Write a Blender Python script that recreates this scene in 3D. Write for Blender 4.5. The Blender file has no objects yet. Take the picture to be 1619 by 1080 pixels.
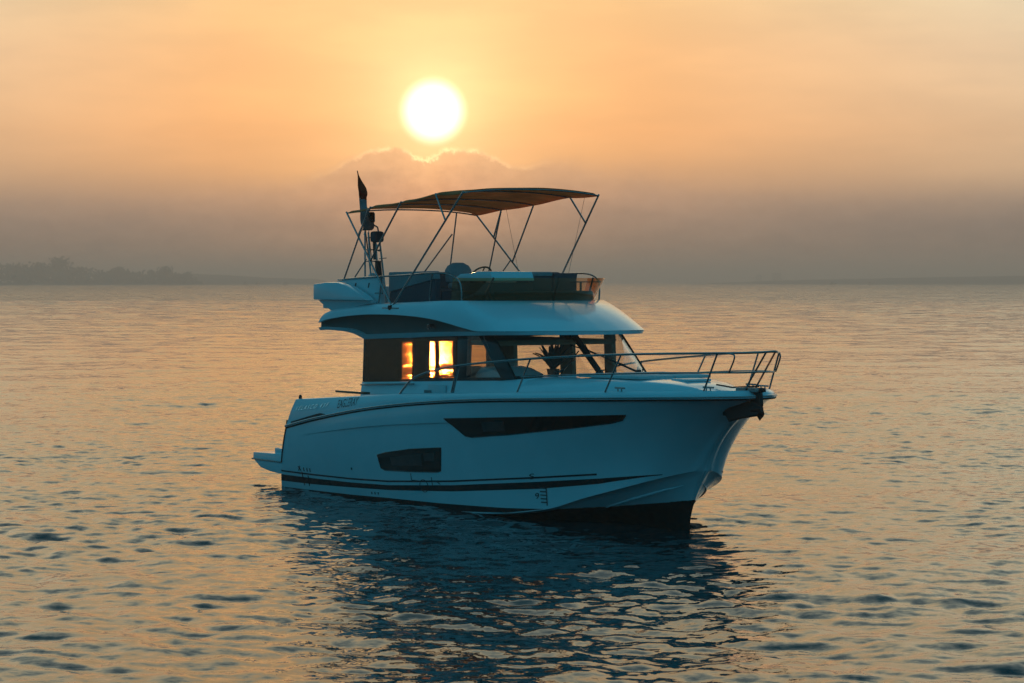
import bpy, bmesh, math, random
import numpy as np
from mathutils import Vector, Matrix

# ------------------------------------------------------------------ camera, sky, sun, exposure
sc = bpy.context.scene
COL = sc.collection
R = math.radians
CAM_H = 4.03
cam_d = bpy.data.cameras.new('camera')
cam_d.lens = 88.05; cam_d.sensor_width = 36.0
cam_d.clip_start = 0.5; cam_d.clip_end = 20000
cam = bpy.data.objects.new('camera', cam_d); COL.objects.link(cam)
cam.location = (0, 0, CAM_H); cam.rotation_euler = (R(90 - 1.389), 0, 0)
sc.camera = cam

SUN_EL, SUN_AZ = 3.86, -1.80          # degrees; azimuth measured from +Y towards +X
sc.view_settings.view_transform = 'Standard'
sc.view_settings.look = 'None'
sc.view_settings.exposure = 0.32
sc.view_settings.gamma = 1.0
sc.cycles.use_denoising = True
sc.cycles.sample_clamp_indirect = 6.0
sc.cycles.max_bounces = 10
sc.cycles.transparent_max_bounces = 24
sc.cycles.volume_bounces = 1
sc.cycles.caustics_reflective = False
sc.cycles.caustics_refractive = False

sun_d = bpy.data.lights.new('sun', 'SUN')
sun_d.energy = 0.5; sun_d.angle = R(0.5); sun_d.color = (1.0, 0.50, 0.19)
sun = bpy.data.objects.new('sun', sun_d); COL.objects.link(sun)
S = Vector((math.sin(R(SUN_AZ)) * math.cos(R(SUN_EL)), math.cos(R(SUN_AZ)) * math.cos(R(SUN_EL)), math.sin(R(SUN_EL))))
sun.rotation_euler = S.to_track_quat('Z', 'Y').to_euler()
sun.location = (0, 60, 40)


class NT:
    """small helper to write node expressions"""
    def __init__(s, tree):
        s.t = tree; s.n = tree.nodes; s.l = tree.links
    def node(s, typ, **kw):
        n = s.n.new(typ)
        for k, v in kw.items(): setattr(n, k, v)
        return n
    def put(s, sock, v):
        if isinstance(v, bpy.types.NodeSocket): s.l.new(v, sock)
        else: sock.default_value = v
    def m(s, op, a, b=None, c=None, clamp=False):
        n = s.node('ShaderNodeMath', operation=op, use_clamp=clamp)
        s.put(n.inputs[0], a)
        if b is not None: s.put(n.inputs[1], b)
        if c is not None: s.put(n.inputs[2], c)
        return n.outputs[0]
    def add(s, a, b): return s.m('ADD', a, b)
    def sub(s, a, b): return s.m('SUBTRACT', a, b)
    def mul(s, a, b): return s.m('MULTIPLY', a, b)
    def div(s, a, b): return s.m('DIVIDE', a, b)
    def exp(s, a): return s.m('EXPONENT', a)
    def gauss(s, x, w):
        q = s.div(x, w); return s.exp(s.mul(s.mul(q, q), -1.0))
    def rng(s, x, a, b, c=0.0, d=1.0, mode='SMOOTHSTEP'):
        n = s.node('ShaderNodeMapRange', interpolation_type=mode)
        s.put(n.inputs['Value'], x)
        for k, v in (('From Min', a), ('From Max', b), ('To Min', c), ('To Max', d)): s.put(n.inputs[k], v)
        return n.outputs[0]
    def ramp(s, x, stops, mode='LINEAR'):
        n = s.node('ShaderNodeValToRGB'); r = n.color_ramp; r.interpolation = mode
        while len(r.elements) > 1: r.elements.remove(r.elements[-1])
        r.elements[0].position = stops[0][0]; r.elements[0].color = (*stops[0][1], 1)
        for p, c in stops[1:]:
            e = r.elements.new(p); e.color = (*c, 1)
        s.put(n.inputs[0], x); return n.outputs[0]
    def mix(s, f, a, b, mode='MIX'):
        n = s.node('ShaderNodeMix', data_type='RGBA', blend_type=mode)
        s.put(n.inputs[0], f)
        for i, v in ((6, a), (7, b)):
            if isinstance(v, tuple): v = (*v[:3], 1)
            s.put(n.inputs[i], v)
        return n.outputs[2]
    def comb(s, x, y, z):
        n = s.node('ShaderNodeCombineXYZ')
        for i, v in enumerate((x, y, z)): s.put(n.inputs[i], v)
        return n.outputs[0]
    def noise(s, vec, scale, detail=3.0, rough=0.5, dim='3D'):
        n = s.node('ShaderNodeTexNoise', noise_dimensions=dim)
        s.put(n.inputs['Vector'], vec); n.inputs['Scale'].default_value = scale
        n.inputs['Detail'].default_value = detail; n.inputs['Roughness'].default_value = rough
        return n.outputs[0]


def build_world():
    w = bpy.data.worlds.new('World'); sc.world = w; w.use_nodes = True
    t = w.node_tree; t.nodes.clear(); N = NT(t)
    tc = N.node('ShaderNodeTexCoord')
    sep = N.node('ShaderNodeSeparateXYZ'); N.put(sep.inputs[0], tc.outputs['Generated'])
    x, y, z = sep.outputs
    deg = 180 / math.pi
    el = N.mul(N.m('ARCSINE', z), deg)
    az0 = N.mul(N.m('ARCTAN2', x, y), deg)
    az = N.sub(az0, SUN_AZ)
    aaz = N.m('ABSOLUTE', az)
    dn = N.node('ShaderNodeVectorMath', operation='DOT_PRODUCT')
    N.put(dn.inputs[0], tc.outputs['Generated']); dn.inputs[1].default_value = S
    gam = N.mul(N.m('ARCCOSINE', N.m('MINIMUM', dn.outputs['Value'], 0.999999)), deg)
    # clear part of the sky: warm round the sun, cooling to the dusk blue overhead and opposite
    base = N.ramp(N.div(gam, 180.0), [
        (0.000, (.88, .47, .17)), (0.028, (.87, .48, .19)), (0.055, (.84, .56, .285)),
        (0.083, (.93, .75, .46)), (0.112, (.64, .66, .51)), (0.15, (.36, .44, .42)),
        (0.19, (.15, .28, .31)), (0.24, (.045, .175, .24)), (0.36, (.014, .158, .245)), (1.0, (.014, .158, .248))])
    # the sky dulls sideways from the sun
    side = N.mul(N.mul(N.rng(aaz, 2.5, 15.0), N.rng(el, 12.0, 4.0)), N.rng(gam, 34.0, 16.0))
    base = N.mix(N.mul(side, 0.5), base, (.50, .385, .25))
    # low haze: duller and greyer towards the horizon, over the whole turn
    lowcol = N.ramp(N.div(gam, 180.0), [(0.0, (.62, .33, .16)), (0.03, (.50, .29, .165)), (0.07, (.33, .22, .15)),
                                         (0.13, (.24, .19, .15)), (0.20, (.09, .14, .15)), (0.28, (.022, .11, .165)), (1.0, (.010, .11, .19))])
    low = N.rng(el, 0.2, 4.6, 1.0, 0.0)
    col = N.mix(N.mul(low, 0.75), base, lowcol)
    # glow round the sun
    g1 = N.exp(N.mul(gam, -1 / 1.0)); g2 = N.exp(N.mul(gam, -1 / 3.2))
    glow = N.mix(g1, (0, 0, 0), (.62, .60, .34))
    col = N.mix(1.0, col, glow, 'ADD')
    col = N.mix(1.0, col, N.mix(g2, (0, 0, 0), (.26, .215, .09)), 'ADD')
    # warmer just over the cloud bank, paler and yellower above
    tint = N.ramp(N.div(el, 20.0), [(0.0, (1.0, .90, .86)), (.17, (1.05, .88, .82)), (.26, (1.02, .95, .98)), (.34, (.95, 1.02, 1.12)), (.6, (1, 1, 1))])
    col = N.mix(N.rng(gam, 30, 12), col, N.mix(1.0, col, tint, 'MULTIPLY'))
    # soft veils of high haze
    v3 = N.comb(N.mul(az, 0.05), N.mul(el, 0.22), 0.0)
    veil = N.noise(v3, 3.0, 4, 0.55)
    col = N.mix(1.0, col, N.mix(N.rng(veil, 0.35, 0.7), (.93, .93, .94), (1.05, 1.04, 1.02)), 'MULTIPLY')
    # the cloud bank: an uneven top edge, crisp and bright-rimmed under the sun, melting away to the sides
    big = N.noise(N.comb(N.mul(az, 0.55), 0.3, 0.0), 1.0, 2, 0.5)
    sml = N.noise(N.comb(N.mul(az, 2.2), N.mul(el, 1.0), 4.0), 1.0, 3, 0.62)
    crisp = N.add(N.mul(N.exp(N.mul(aaz, -1 / 3.5)), .75), .25)
    fin = N.noise(N.comb(N.mul(az, 7.0), N.mul(el, 6.0), 1.0), 1.0, 3, 0.6)
    fc = N.node('ShaderNodeFloatCurve'); cv = fc.mapping.curves[0]
    PROF = [(-14, 2.25), (-5, 2.25), (-3.2, 2.3), (-2.6, 2.42), (-2.1, 2.66), (-1.7, 2.86), (-1.3, 3.0), (-0.8, 3.03), (-0.35, 2.86), (0.05, 2.88), (0.3, 3.04), (0.9, 3.02), (1.3, 2.9), (1.7, 2.7), (2.1, 2.62), (2.7, 2.74), (3.2, 2.72), (3.8, 2.6), (4.6, 2.6), (6, 2.42), (14, 2.25)]
    for k, (a, e) in enumerate(PROF):
        q = ((a + 14) / 28, e / 4)
        if k < 2: cv.points[k].location = q
        else: cv.points.new(*q)
    fc.mapping.update()
    N.put(fc.inputs['Value'], N.m('DIVIDE', N.add(az, 14.0), 28.0, clamp=True))
    bil = N.m('ABSOLUTE', N.sub(fin, 0.5))
    edge = N.add(N.mul(fc.outputs[0], 4.0), N.mul(crisp, N.add(N.add(N.mul(N.sub(big, 0.5), 0.18), N.mul(N.sub(sml, 0.5), 0.26)), N.mul(bil, -0.42))))
    soft = N.rng(aaz, 0.6, 6.5, 0.05, 0.60)
    d = N.sub(edge, el)
    m = N.rng(N.div(d, soft), -1.0, 1.0)
    near = N.exp(N.mul(aaz, -1 / 4.2))
    el01 = N.div(el, 3.2)
    cl_side = N.ramp(el01, [(0.0, (.165, .135, .118)), (0.25, (.18, .142, .12)), (0.6, (.255, .196, .158)), (1.0, (.37, .255, .18))])
    cl_mid = N.ramp(el01, [(0.0, (.30, .18, .115)), (0.25, (.50, .265, .145)), (0.6, (.80, .385, .19)), (1.0, (.95, .48, .22))])
    cl = N.mix(near, cl_side, cl_mid)
    tex = N.noise(N.comb(N.mul(az, 0.35), N.mul(el, 0.9), 9.0), 1.6, 5, 0.6)
    cl = N.mix(1.0, cl, N.mix(N.rng(tex, 0.3, 0.7), (.92, .93, .95), (1.07, 1.05, 1.03)), 'MULTIPLY')
    bl2 = N.noise(N.comb(N.mul(az, 2.6), N.mul(el, 3.6), 14.0), 1.0, 4, 0.6)
    cl = N.mix(N.mul(crisp, 0.9), cl, N.mix(1.0, cl, N.mix(N.rng(bl2, 0.3, 0.7), (.90, .88, .87), (1.08, 1.10, 1.10)), 'MULTIPLY'))
    far_side = N.rng(gam, 25, 80)
    m = N.mul(N.mul(m, N.sub(1.0, far_side)), N.rng(d, 0.0, 1.1, 0.62, 1.0))
    col = N.mix(m, col, cl)
    rim = N.mul(N.gauss(N.sub(d, 0.03), 0.05), N.exp(N.mul(N.mul(az, az), -1 / 2.6)))
    patch = N.rng(N.noise(N.comb(N.mul(az, 2.0), 1.0, 2.0), 1.0, 2, 0.5), 0.3, 0.6)
    col = N.mix(1.0, col, N.mix(N.mul(rim, patch), (0, 0, 0), (.62, .44, .20)), 'ADD')
    # the sun itself, over-bright and a little larger through the haze
    disc = N.rng(gam, 0.26, 0.86, 1.0, 0.0)
    col = N.mix(1.0, col, N.mix(disc, (0, 0, 0), (1.7, 1.55, 1.25)), 'ADD')
    # physical daylight sky at the same sun, a thin share of the whole
    sky = N.node('ShaderNodeTexSky', sky_type='NISHITA')
    sky.sun_disc = False; sky.sun_elevation = R(SUN_EL); sky.sun_rotation = R(SUN_AZ)
    skyc = N.mix(1.0, sky.outputs[0], (.0008, .0008, .0008), 'MULTIPLY')
    col = N.mix(1.0, col, skyc, 'ADD')
    bg = N.node('ShaderNodeBackground'); N.put(bg.inputs[0], col); bg.inputs[1].default_value = 1.0
    out = N.node('ShaderNodeOutputWorld'); N.put(out.inputs[0], bg.outputs[0])
build_world()


# ------------------------------------------------------------------ materials
def pmat(name, col, rough=0.5, metal=0.0, coat=0.0, var=0.0, scale=6.0, bump=0.0, ior=1.5, spec=None):
    m = bpy.data.materials.new(name); m.use_nodes = True
    N = NT(m.node_tree); b = N.n['Principled BSDF']
    b.inputs['Base Color'].default_value = (*col, 1)
    b.inputs['Roughness'].default_value = rough; b.inputs['Metallic'].default_value = metal
    b.inputs['Coat Weight'].default_value = coat; b.inputs['IOR'].default_value = ior
    if spec is not None: b.inputs['Specular IOR Level'].default_value = spec
    if var or bump:
        tc = N.node('ShaderNodeTexCoord')
        ns = N.noise(tc.outputs['Object'], scale, 5, 0.6)
        if var:
            lo = tuple(c * (1 - var) for c in col); hi = tuple(min(1, c * (1 + var)) for c in col)
            N.put(b.inputs['Base Color'], N.mix(N.rng(ns, 0.3, 0.7), lo, hi))
            N.put(b.inputs['Roughness'], N.rng(ns, 0.3, 0.7, max(0.02, rough * 0.8), min(1, rough * 1.25)))
        if bump:
            bn = N.node('ShaderNodeBump'); bn.inputs['Strength'].default_value = bump; bn.inputs['Distance'].default_value = 0.01
            N.put(bn.inputs['Height'], ns); N.put(b.inputs['Normal'], bn.outputs[0])
    return m

def glassmat(name, tint, refl=1.0, haze=0.0, hazecol=(.5, .5, .5), glow=False):
    m = bpy.data.materials.new(name); m.use_nodes = True
    N = NT(m.node_tree); N.n.remove(N.n['Principled BSDF'])
    tr = N.node('ShaderNodeBsdfTransparent'); tr.inputs[0].default_value = (*tint, 1)
    gl = N.node('ShaderNodeBsdfGlossy'); gl.inputs['Roughness'].default_value = 0.02; gl.inputs[0].default_value = (1, 1, 1, 1)
    lw = N.node('ShaderNodeLayerWeight'); lw.inputs[0].default_value = .5
    fr = N.add(.04, N.mul(.9, N.m('POWER', lw.outputs['Facing'], 5.0)))
    mx = N.node('ShaderNodeMixShader'); N.put(mx.inputs[0], N.mul(fr, refl))
    N.put(mx.inputs[1], tr.outputs[0]); N.put(mx.inputs[2], gl.outputs[0])
    sh = mx.outputs[0]
    if haze:
        df = N.node('ShaderNodeBsdfTranslucent' if glow else 'ShaderNodeBsdfDiffuse'); df.inputs[0].default_value = (*hazecol, 1)
        m2 = N.node('ShaderNodeMixShader'); m2.inputs[0].default_value = haze
        N.put(m2.inputs[1], sh); N.put(m2.inputs[2], df.outputs[0]); sh = m2.outputs[0]
    N.put(N.n['Material Output'].inputs[0], sh)
    return m

def clothmat(name, col, trans=0.4, scale=40.0):
    m = bpy.data.materials.new(name); m.use_nodes = True
    N = NT(m.node_tree); N.n.remove(N.n['Principled BSDF'])
    tc = N.node('ShaderNodeTexCoord'); ns = N.noise(tc.outputs['Object'], 3.0, 4, 0.6)
    c = N.mix(N.rng(ns, 0.3, 0.7), tuple(v * .85 for v in col), tuple(v * 1.12 for v in col))
    d = N.node('ShaderNodeBsdfDiffuse'); N.put(d.inputs[0], c)
    t = N.node('ShaderNodeBsdfTranslucent'); N.put(t.inputs[0], c)
    mx = N.node('ShaderNodeMixShader'); mx.inputs[0].default_value = trans
    N.put(mx.inputs[1], d.outputs[0]); N.put(mx.inputs[2], t.outputs[0])
    wv = N.noise(tc.outputs['Object'], scale, 2, 0.5)
    bn = N.node('ShaderNodeBump'); bn.inputs['Strength'].default_value = 0.25; bn.inputs['Distance'].default_value = 0.004
    N.put(bn.inputs['Height'], wv); N.put(d.inputs['Normal'], bn.outputs[0])
    N.put(N.n['Material Output'].inputs[0], mx.outputs[0])
    return m

M = dict(
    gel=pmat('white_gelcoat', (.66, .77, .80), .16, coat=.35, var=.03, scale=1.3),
    gel_in=pmat('moulded_liner', (.60, .70, .72), .35, var=.04, scale=4),
    deck=pmat('deck_nonslip', (.62, .63, .62), .6, var=.08, scale=60, bump=.3),
    panel=pmat('grey_side_panel', (.14, .115, .10), .38, var=.12, scale=3),  # grey panel; the shade of the undercut is put into this tone
    navy=pmat('dark_boot_stripe', (.012, .011, .012), .5, var=.15),
    anti=pmat('antifouling_paint', (.016, .006, .005), .7, var=.3, scale=9, bump=.3),
    steel=pmat('polished_steel', (.34, .31, .30), .22, metal=1.0, var=.08, scale=12),
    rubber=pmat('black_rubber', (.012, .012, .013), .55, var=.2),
    black=pmat('black_frame', (.014, .011, .010), .22, var=.15),
    dglass=pmat('dark_hull_glass', (.012, .008, .007), .05, ior=1.45, var=.1, scale=2),
    pane_in=pmat('opening_port_glass', (.06, .038, .036), .12, var=.15),
    cushion=pmat('pale_cushion', (.55, .58, .58), .7, var=.06, scale=20, bump=.2),
    seat=pmat('grey_upholstery', (.30, .32, .33), .8, var=.10, scale=20, bump=.3),
    seat_d=pmat('charcoal_upholstery', (.075, .075, .09), .8, var=.10, scale=20, bump=.3),
    wood=pmat('dark_wood', (.10, .055, .032), .4, var=.25, scale=6),
    head=pmat('cabin_headliner', (.52, .34, .21), .7, var=.08),
    anch=pmat('weathered_anchor_steel', (.028, .022, .020), .6, metal=.3, var=.3, scale=14, bump=.3),
    letter=pmat('silver_lettering', (.96, .94, .88), .2, metal=1.0),
    letter_d=pmat('dark_lettering', (.03, .03, .032), .4, var=.15),
    leaf=pmat('leathery_leaf', (.05, .055, .04), .45, var=.25, scale=14),
    pot=pmat('glazed_pot', (.30, .24, .19), .35, var=.12),
    red=clothmat('red_flag_cloth', (.50, .06, .025), .5),
    white=clothmat('white_flag_cloth', (.40, .40, .41), .4),
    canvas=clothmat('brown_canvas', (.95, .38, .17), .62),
    glass=glassmat('clear_glass', (.97, .955, .94), 1.0, .015, (.30, .26, .22)),
    sglass=glassmat('tinted_side_glass', (.80, .64, .46), .9, .012, (.2, .15, .12)),
    smoke=glassmat('smoked_acrylic', (.97, .74, .55), 1.0, .035, (.90, .42, .19), True),
    cord=pmat('cord', (.25, .2, .17), .7),
)

# ------------------------------------------------------------------ mesh helpers
def put(name, verts, faces, mat=None, parent=None, smooth=False, angle=None, kind=None, mats=None, fmat=None):
    me = bpy.data.meshes.new(name)
    me.from_pydata([tuple(map(float, v)) for v in verts], [], [tuple(map(int, f)) for f in faces])
    for mm in (mats or [mat]):
        if mm is not None: me.materials.append(mm)
    if fmat is not None: me.polygons.foreach_set('material_index', fmat)
    if smooth: me.polygons.foreach_set('use_smooth', [True] * len(me.polygons))
    bm = bmesh.new(); bm.from_mesh(me)
    bmesh.ops.remove_doubles(bm, verts=bm.verts, dist=1e-5)
    bmesh.ops.recalc_face_normals(bm, faces=bm.faces)
    if smooth and angle is not None:
        for e in bm.edges:
            if len(e.link_faces) == 2 and e.calc_face_angle(0) > R(angle): e.smooth = False
    bm.to_mesh(me); bm.free(); me.update()
    o = bpy.data.objects.new(name, me); COL.objects.link(o)
    if parent is not None: o.parent = parent
    if kind: o['kind'] = kind
    return o

def thing(name, label, cat, loc=(0, 0, 0), rotz=0, group=None):
    o = bpy.data.objects.new(name, None); COL.objects.link(o)
    o.empty_display_size = 0.3
    o.location = loc; o.rotation_euler = (0, 0, rotz)
    o['label'] = label; o['category'] = cat
    if group: o['group'] = group
    return o

class MB:
    def __init__(s): s.v = []; s.f = []
    def add(s, v, f):
        k = len(s.v); s.v += [tuple(p) for p in v]; s.f += [tuple(i + k for i in q) for q in f]; return s
    def box(s, x0, x1, y0, y1, z0, z1):
        v = [(x, y, z) for x in (x0, x1) for y in (y0, y1) for z in (z0, z1)]
        return s.add(v, [(0, 1, 3, 2), (4, 6, 7, 5), (0, 4, 5, 1), (2, 3, 7, 6), (0, 2, 6, 4), (1, 5, 7, 3)])
    def prism(s, poly, y0, y1, ax='y'):
        n = len(poly)
        def P(a, b, c): return (a, c, b) if ax == 'y' else ((c, a, b) if ax == 'x' else (a, b, c))
        v = [P(a, b, y0) for a, b in poly] + [P(a, b, y1) for a, b in poly]
        f = [tuple(range(n)), tuple(range(2 * n - 1, n - 1, -1))] + [(i, (i + 1) % n, n + (i + 1) % n, n + i) for i in range(n)]
        return s.add(v, f)
    def tube(s, pts, r, seg=8, cap=True):
        P = [Vector(p) for p in pts]; n = len(P)
        rr = r if hasattr(r, '__len__') else [r] * n
        T = []
        for i in range(n):
            a = P[max(0, i - 1)]; b = P[min(n - 1, i + 1)]
            T.append((b - a).normalized())
        up = Vector((0, 0, 1)) if abs(T[0].z) < .9 else Vector((1, 0, 0))
        nx = T[0].cross(up).normalized(); rings = []
        for i in range(n):
            nx = (nx - T[i] * nx.dot(T[i])).normalized(); ny = T[i].cross(nx)
            rings.append([P[i] + (nx * math.cos(2 * math.pi * k / seg) + ny * math.sin(2 * math.pi * k / seg)) * rr[i] for k in range(seg)])
        v = [p for g in rings for p in g]
        f = [(i * seg + k, i * seg + (k + 1) % seg, (i + 1) * seg + (k + 1) % seg, (i + 1) * seg + k) for i in range(n - 1) for k in range(seg)]
        if cap: f += [tuple(range(seg - 1, -1, -1)), tuple((n - 1) * seg + k for k in range(seg))]
        return s.add(v, f)
    def grid(s, G):
        G = np.asarray(G, float); a, b = G.shape[:2]
        f = [(i * b + j, i * b + j + 1, (i + 1) * b + j + 1, (i + 1) * b + j) for i in range(a - 1) for j in range(b - 1)]
        return s.add(G.reshape(-1, 3).tolist(), f)
    def lathe(s, prof, c=(0, 0, 0), seg=16):
        n = len(prof)
        v = [(c[0] + r * math.cos(2 * math.pi * k / seg), c[1] + r * math.sin(2 * math.pi * k / seg), c[2] + z) for r, z in prof for k in range(seg)]
        f = [(i * seg + k, i * seg + (k + 1) % seg, (i + 1) * seg + (k + 1) % seg, (i + 1) * seg + k) for i in range(n - 1) for k in range(seg)]
        f += [tuple(range(seg)), tuple((n - 1) * seg + k for k in range(seg))]
        return s.add(v, f)
    def out(s, name, mat, parent=None, bev=0.0, seg=2, smooth=False, angle=35, kind=None):
        o = put(name, s.v, s.f, mat, parent, smooth or bev > 0, angle, kind)
        if bev:
            bm = bmesh.new(); bm.from_mesh(o.data)
            es = [e for e in bm.edges if len(e.link_faces) == 2 and e.calc_face_angle(0) > R(25)]
            bmesh.ops.bevel(bm, geom=es, offset=bev, segments=seg, profile=.6, affect='EDGES', clamp_overlap=True)
            for f in bm.faces: f.smooth = True
            for e in bm.edges: e.smooth = not (len(e.link_faces) == 2 and e.calc_face_angle(0) > R(40))
            bm.to_mesh(o.data); bm.free()
        return o

def pchip(xk, yk, x):
    xk = np.asarray(xk, float); yk = np.asarray(yk, float); x = np.asarray(x, float)
    if xk[0] > xk[-1]: xk = xk[::-1]; yk = yk[::-1]
    h = np.diff(xk); dl = np.diff(yk) / h; d = np.zeros(len(xk))
    for i in range(1, len(xk) - 1):
        if dl[i - 1] * dl[i] > 0:
            w1 = 2 * h[i] + h[i - 1]; w2 = h[i] + 2 * h[i - 1]
            d[i] = (w1 + w2) / (w1 / dl[i - 1] + w2 / dl[i])
    d[0], d[-1] = dl[0], dl[-1]
    x = np.clip(x, xk[0], xk[-1])
    i = np.clip(np.searchsorted(xk, x) - 1, 0, len(h) - 1); tt = (x - xk[i]) / h[i]
    return ((2 * tt**3 - 3 * tt**2 + 1) * yk[i] + (tt**3 - 2 * tt**2 + tt) * h[i] * d[i]
            + (-2 * tt**3 + 3 * tt**2) * yk[i + 1] + (tt**3 - tt**2) * h[i] * d[i + 1])

def smooth_path(pts, n=6):
    """Catmull-Rom through the points"""
    P = [Vector(p) for p in pts]; out = []
    for i in range(len(P) - 1):
        a = P[max(i - 1, 0)]; b = P[i]; c = P[i + 1]; d = P[min(i + 2, len(P) - 1)]
        for k in range(n):
            t = k / n
            out.append(0.5 * ((2 * b) + (c - a) * t + (2 * a - 5 * b + 4 * c - d) * t * t + (3 * b - a - 3 * c + d) * t**3))
    out.append(P[-1]); return out

def mir(pts): return [(p[0], -p[1], p[2]) for p in pts]

# ------------------------------------------------------------------ water
def build_water():
    def axis(lo, a, b, hi, s, lin, b2, a2, g):
        """even steps s between a and b, steps widening gently to a2 and b2, then ever faster to lo and hi"""
        def run(x, end, end2, sgn):
            u = []; st = s
            while (end - x) * sgn > 0:
                d = abs(x - (b if sgn > 0 else a))
                st = s + lin * d if (end2 - x) * sgn > 0 else st * g
                x = x + sgn * st
                if (end - x) * sgn < 0: x = end
                u.append(x)
            return u
        c = list(np.arange(a, b + 1e-6, s))
        return np.array(run(c[0], lo, a2, -1)[::-1] + c + run(c[-1], hi, b2, 1))
    xs = axis(-3900, -12, 12, 3900, .084, .014, 112, -112, 1.08)
    ys = axis(-60, 22, 57, 6500, .071, .0034, 480, 8, 1.06)
    X, Y = np.meshgrid(xs.astype(np.float32), ys.astype(np.float32))
    sx = np.gradient(xs).astype(np.float32)[None, :]; sy = np.gradient(ys).astype(np.float32)[:, None]
    sp = np.maximum(np.minimum(.8 * sx, 3 * sy), sy)
    rs = np.random.RandomState(23)
    Z = np.zeros_like(X); DX = np.zeros_like(X); DY = np.zeros_like(X)
    # slow patches where the ripples are stronger or weaker
    G = np.ones_like(X)
    for lam in (9, 14, 23, 37, 60):
        th = rs.uniform(0, 6.28); k = 6.283 / lam
        G += 0.11 * np.sin(k * (X * math.cos(th) + Y * math.sin(th)) + rs.uniform(0, 6.28)).astype(np.float32)
    for i in range(144):
        lam = 0.28 * (5.0 / 0.28) ** rs.uniform(0, 1) if i > 20 else rs.uniform(3.5, 11)
        th = R(80) + rs.normal(0, R(48)); k = 2 * math.pi / lam
        slope = 0.0172 * (1.1 if lam < .7 else 1.0 if lam < .9 else (.9 / lam) ** 1.05)
        if i <= 20: slope = 0.0068
        A = slope / k * rs.uniform(.6, 1.3)
        ph = (k * math.cos(th)) * X + (k * math.sin(th)) * Y + rs.uniform(0, 6.283)
        fade = np.clip((lam / sp - 2.4) / 2.5, 0, 1)
        g = G if lam < 3 else 1.0
        Z += A * fade * g * np.sin(ph)
        DX -= 0.8 * A * fade * g * math.cos(th) * np.cos(ph); DY -= 0.8 * A * fade * g * math.sin(th) * np.cos(ph)
    n = X.size
    co = np.stack([X + DX, Y + DY, Z], -1).reshape(-1, 3)
    a, b = X.shape
    idx = np.arange(n, dtype=np.int32).reshape(a, b)
    q = np.stack([idx[:-1, :-1], idx[:-1, 1:], idx[1:, 1:], idx[1:, :-1]], -1).reshape(-1, 4)
    me = bpy.data.meshes.new('sea')
    me.vertices.add(n); me.vertices.foreach_set('co', co.ravel())
    nf = len(q); me.loops.add(nf * 4); me.polygons.add(nf)
    me.loops.foreach_set('vertex_index', q.ravel())
    me.polygons.foreach_set('loop_start', np.arange(0, nf * 4, 4, dtype=np.int32))
    me.polygons.foreach_set('use_smooth', np.ones(nf, bool))
    at = me.attributes.new('spacing', 'FLOAT', 'POINT'); at.data.foreach_set('value', sp.ravel().astype(np.float32) * np.ones(n, np.float32))
    me.update(calc_edges=True); me.validate()
    m = bpy.data.materials.new('sea_water'); m.use_nodes = True
    N = NT(m.node_tree); p = N.n['Principled BSDF']
    p.inputs['Base Color'].default_value = (.010, .030, .034, 1)
    p.inputs['Roughness'].default_value = .04; p.inputs['IOR'].default_value = 1.333
    geo = N.node('ShaderNodeNewGeometry'); at = N.node('ShaderNodeAttribute', attribute_name='spacing')
    pos = N.node('ShaderNodeMapping'); N.put(pos.inputs['Vector'], geo.outputs['Position']); pos.inputs['Scale'].default_value = (.75, 1, 1)
    w2 = N.rng(at.outputs['Fac'], .12, .6, 0, 1); w3 = N.rng(at.outputs['Fac'], .22, 1.6, 0, 1)
    nrm = geo.outputs['Normal']
    def slopes(scale, detail, k, w=None):
        n = N.node('ShaderNodeTexNoise'); N.put(n.inputs['Vector'], pos.outputs[0]); n.inputs['Scale'].default_value = scale
        n.inputs['Detail'].default_value = detail; n.inputs['Roughness'].default_value = .55
        a = N.node('ShaderNodeVectorMath', operation='SUBTRACT'); N.put(a.inputs[0], n.outputs['Color']); a.inputs[1].default_value = (.5, .5, .5)
        b = N.node('ShaderNodeVectorMath', operation='MULTIPLY'); N.put(b.inputs[0], a.outputs[0]); b.inputs[1].default_value = (k * .8, k, 0)
        if w is None: return b.outputs[0]
        c = N.node('ShaderNodeVectorMath', operation='SCALE'); N.put(c.inputs[0], b.outputs[0]); N.put(c.inputs['Scale'], w)
        return c.outputs[0]
    def vadd(a, b):
        n = N.node('ShaderNodeVectorMath', operation='ADD'); N.put(n.inputs[0], a); N.put(n.inputs[1], b); return n.outputs[0]
    # facets too small for the mesh: ripples everywhere, wavelets and waves where the mesh grows coarse
    nn = vadd(nrm, slopes(6.0, 3, .42, N.add(N.rng(at.outputs['Fac'], .07, .3, 1.0, .6), N.rng(at.outputs['Fac'], .4, 2.0, 0.0, .8)))); nn = vadd(nn, slopes(1.5, 3, .42, w2)); gust = N.rng(N.noise(geo.outputs['Position'], .018, 3, .55), .3, .7, .55, 1.25)
    nn = vadd(nn, slopes(.45, 4, 1.35, N.mul(w3, gust))); nn = vadd(nn, slopes(.11, 3, .55, N.rng(at.outputs['Fac'], 2.0, 6.0)))
    nz = N.node('ShaderNodeVectorMath', operation='NORMALIZE'); N.put(nz.inputs[0], nn)
    N.put(p.inputs['Normal'], nz.outputs[0])
    me.materials.append(m)
    o = bpy.data.objects.new('sea', me); COL.objects.link(o); o['kind'] = 'structure'
build_water()
bpy.data.objects['sea']['label'] = 'rippled sea reaching to the hazy horizon'

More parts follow.
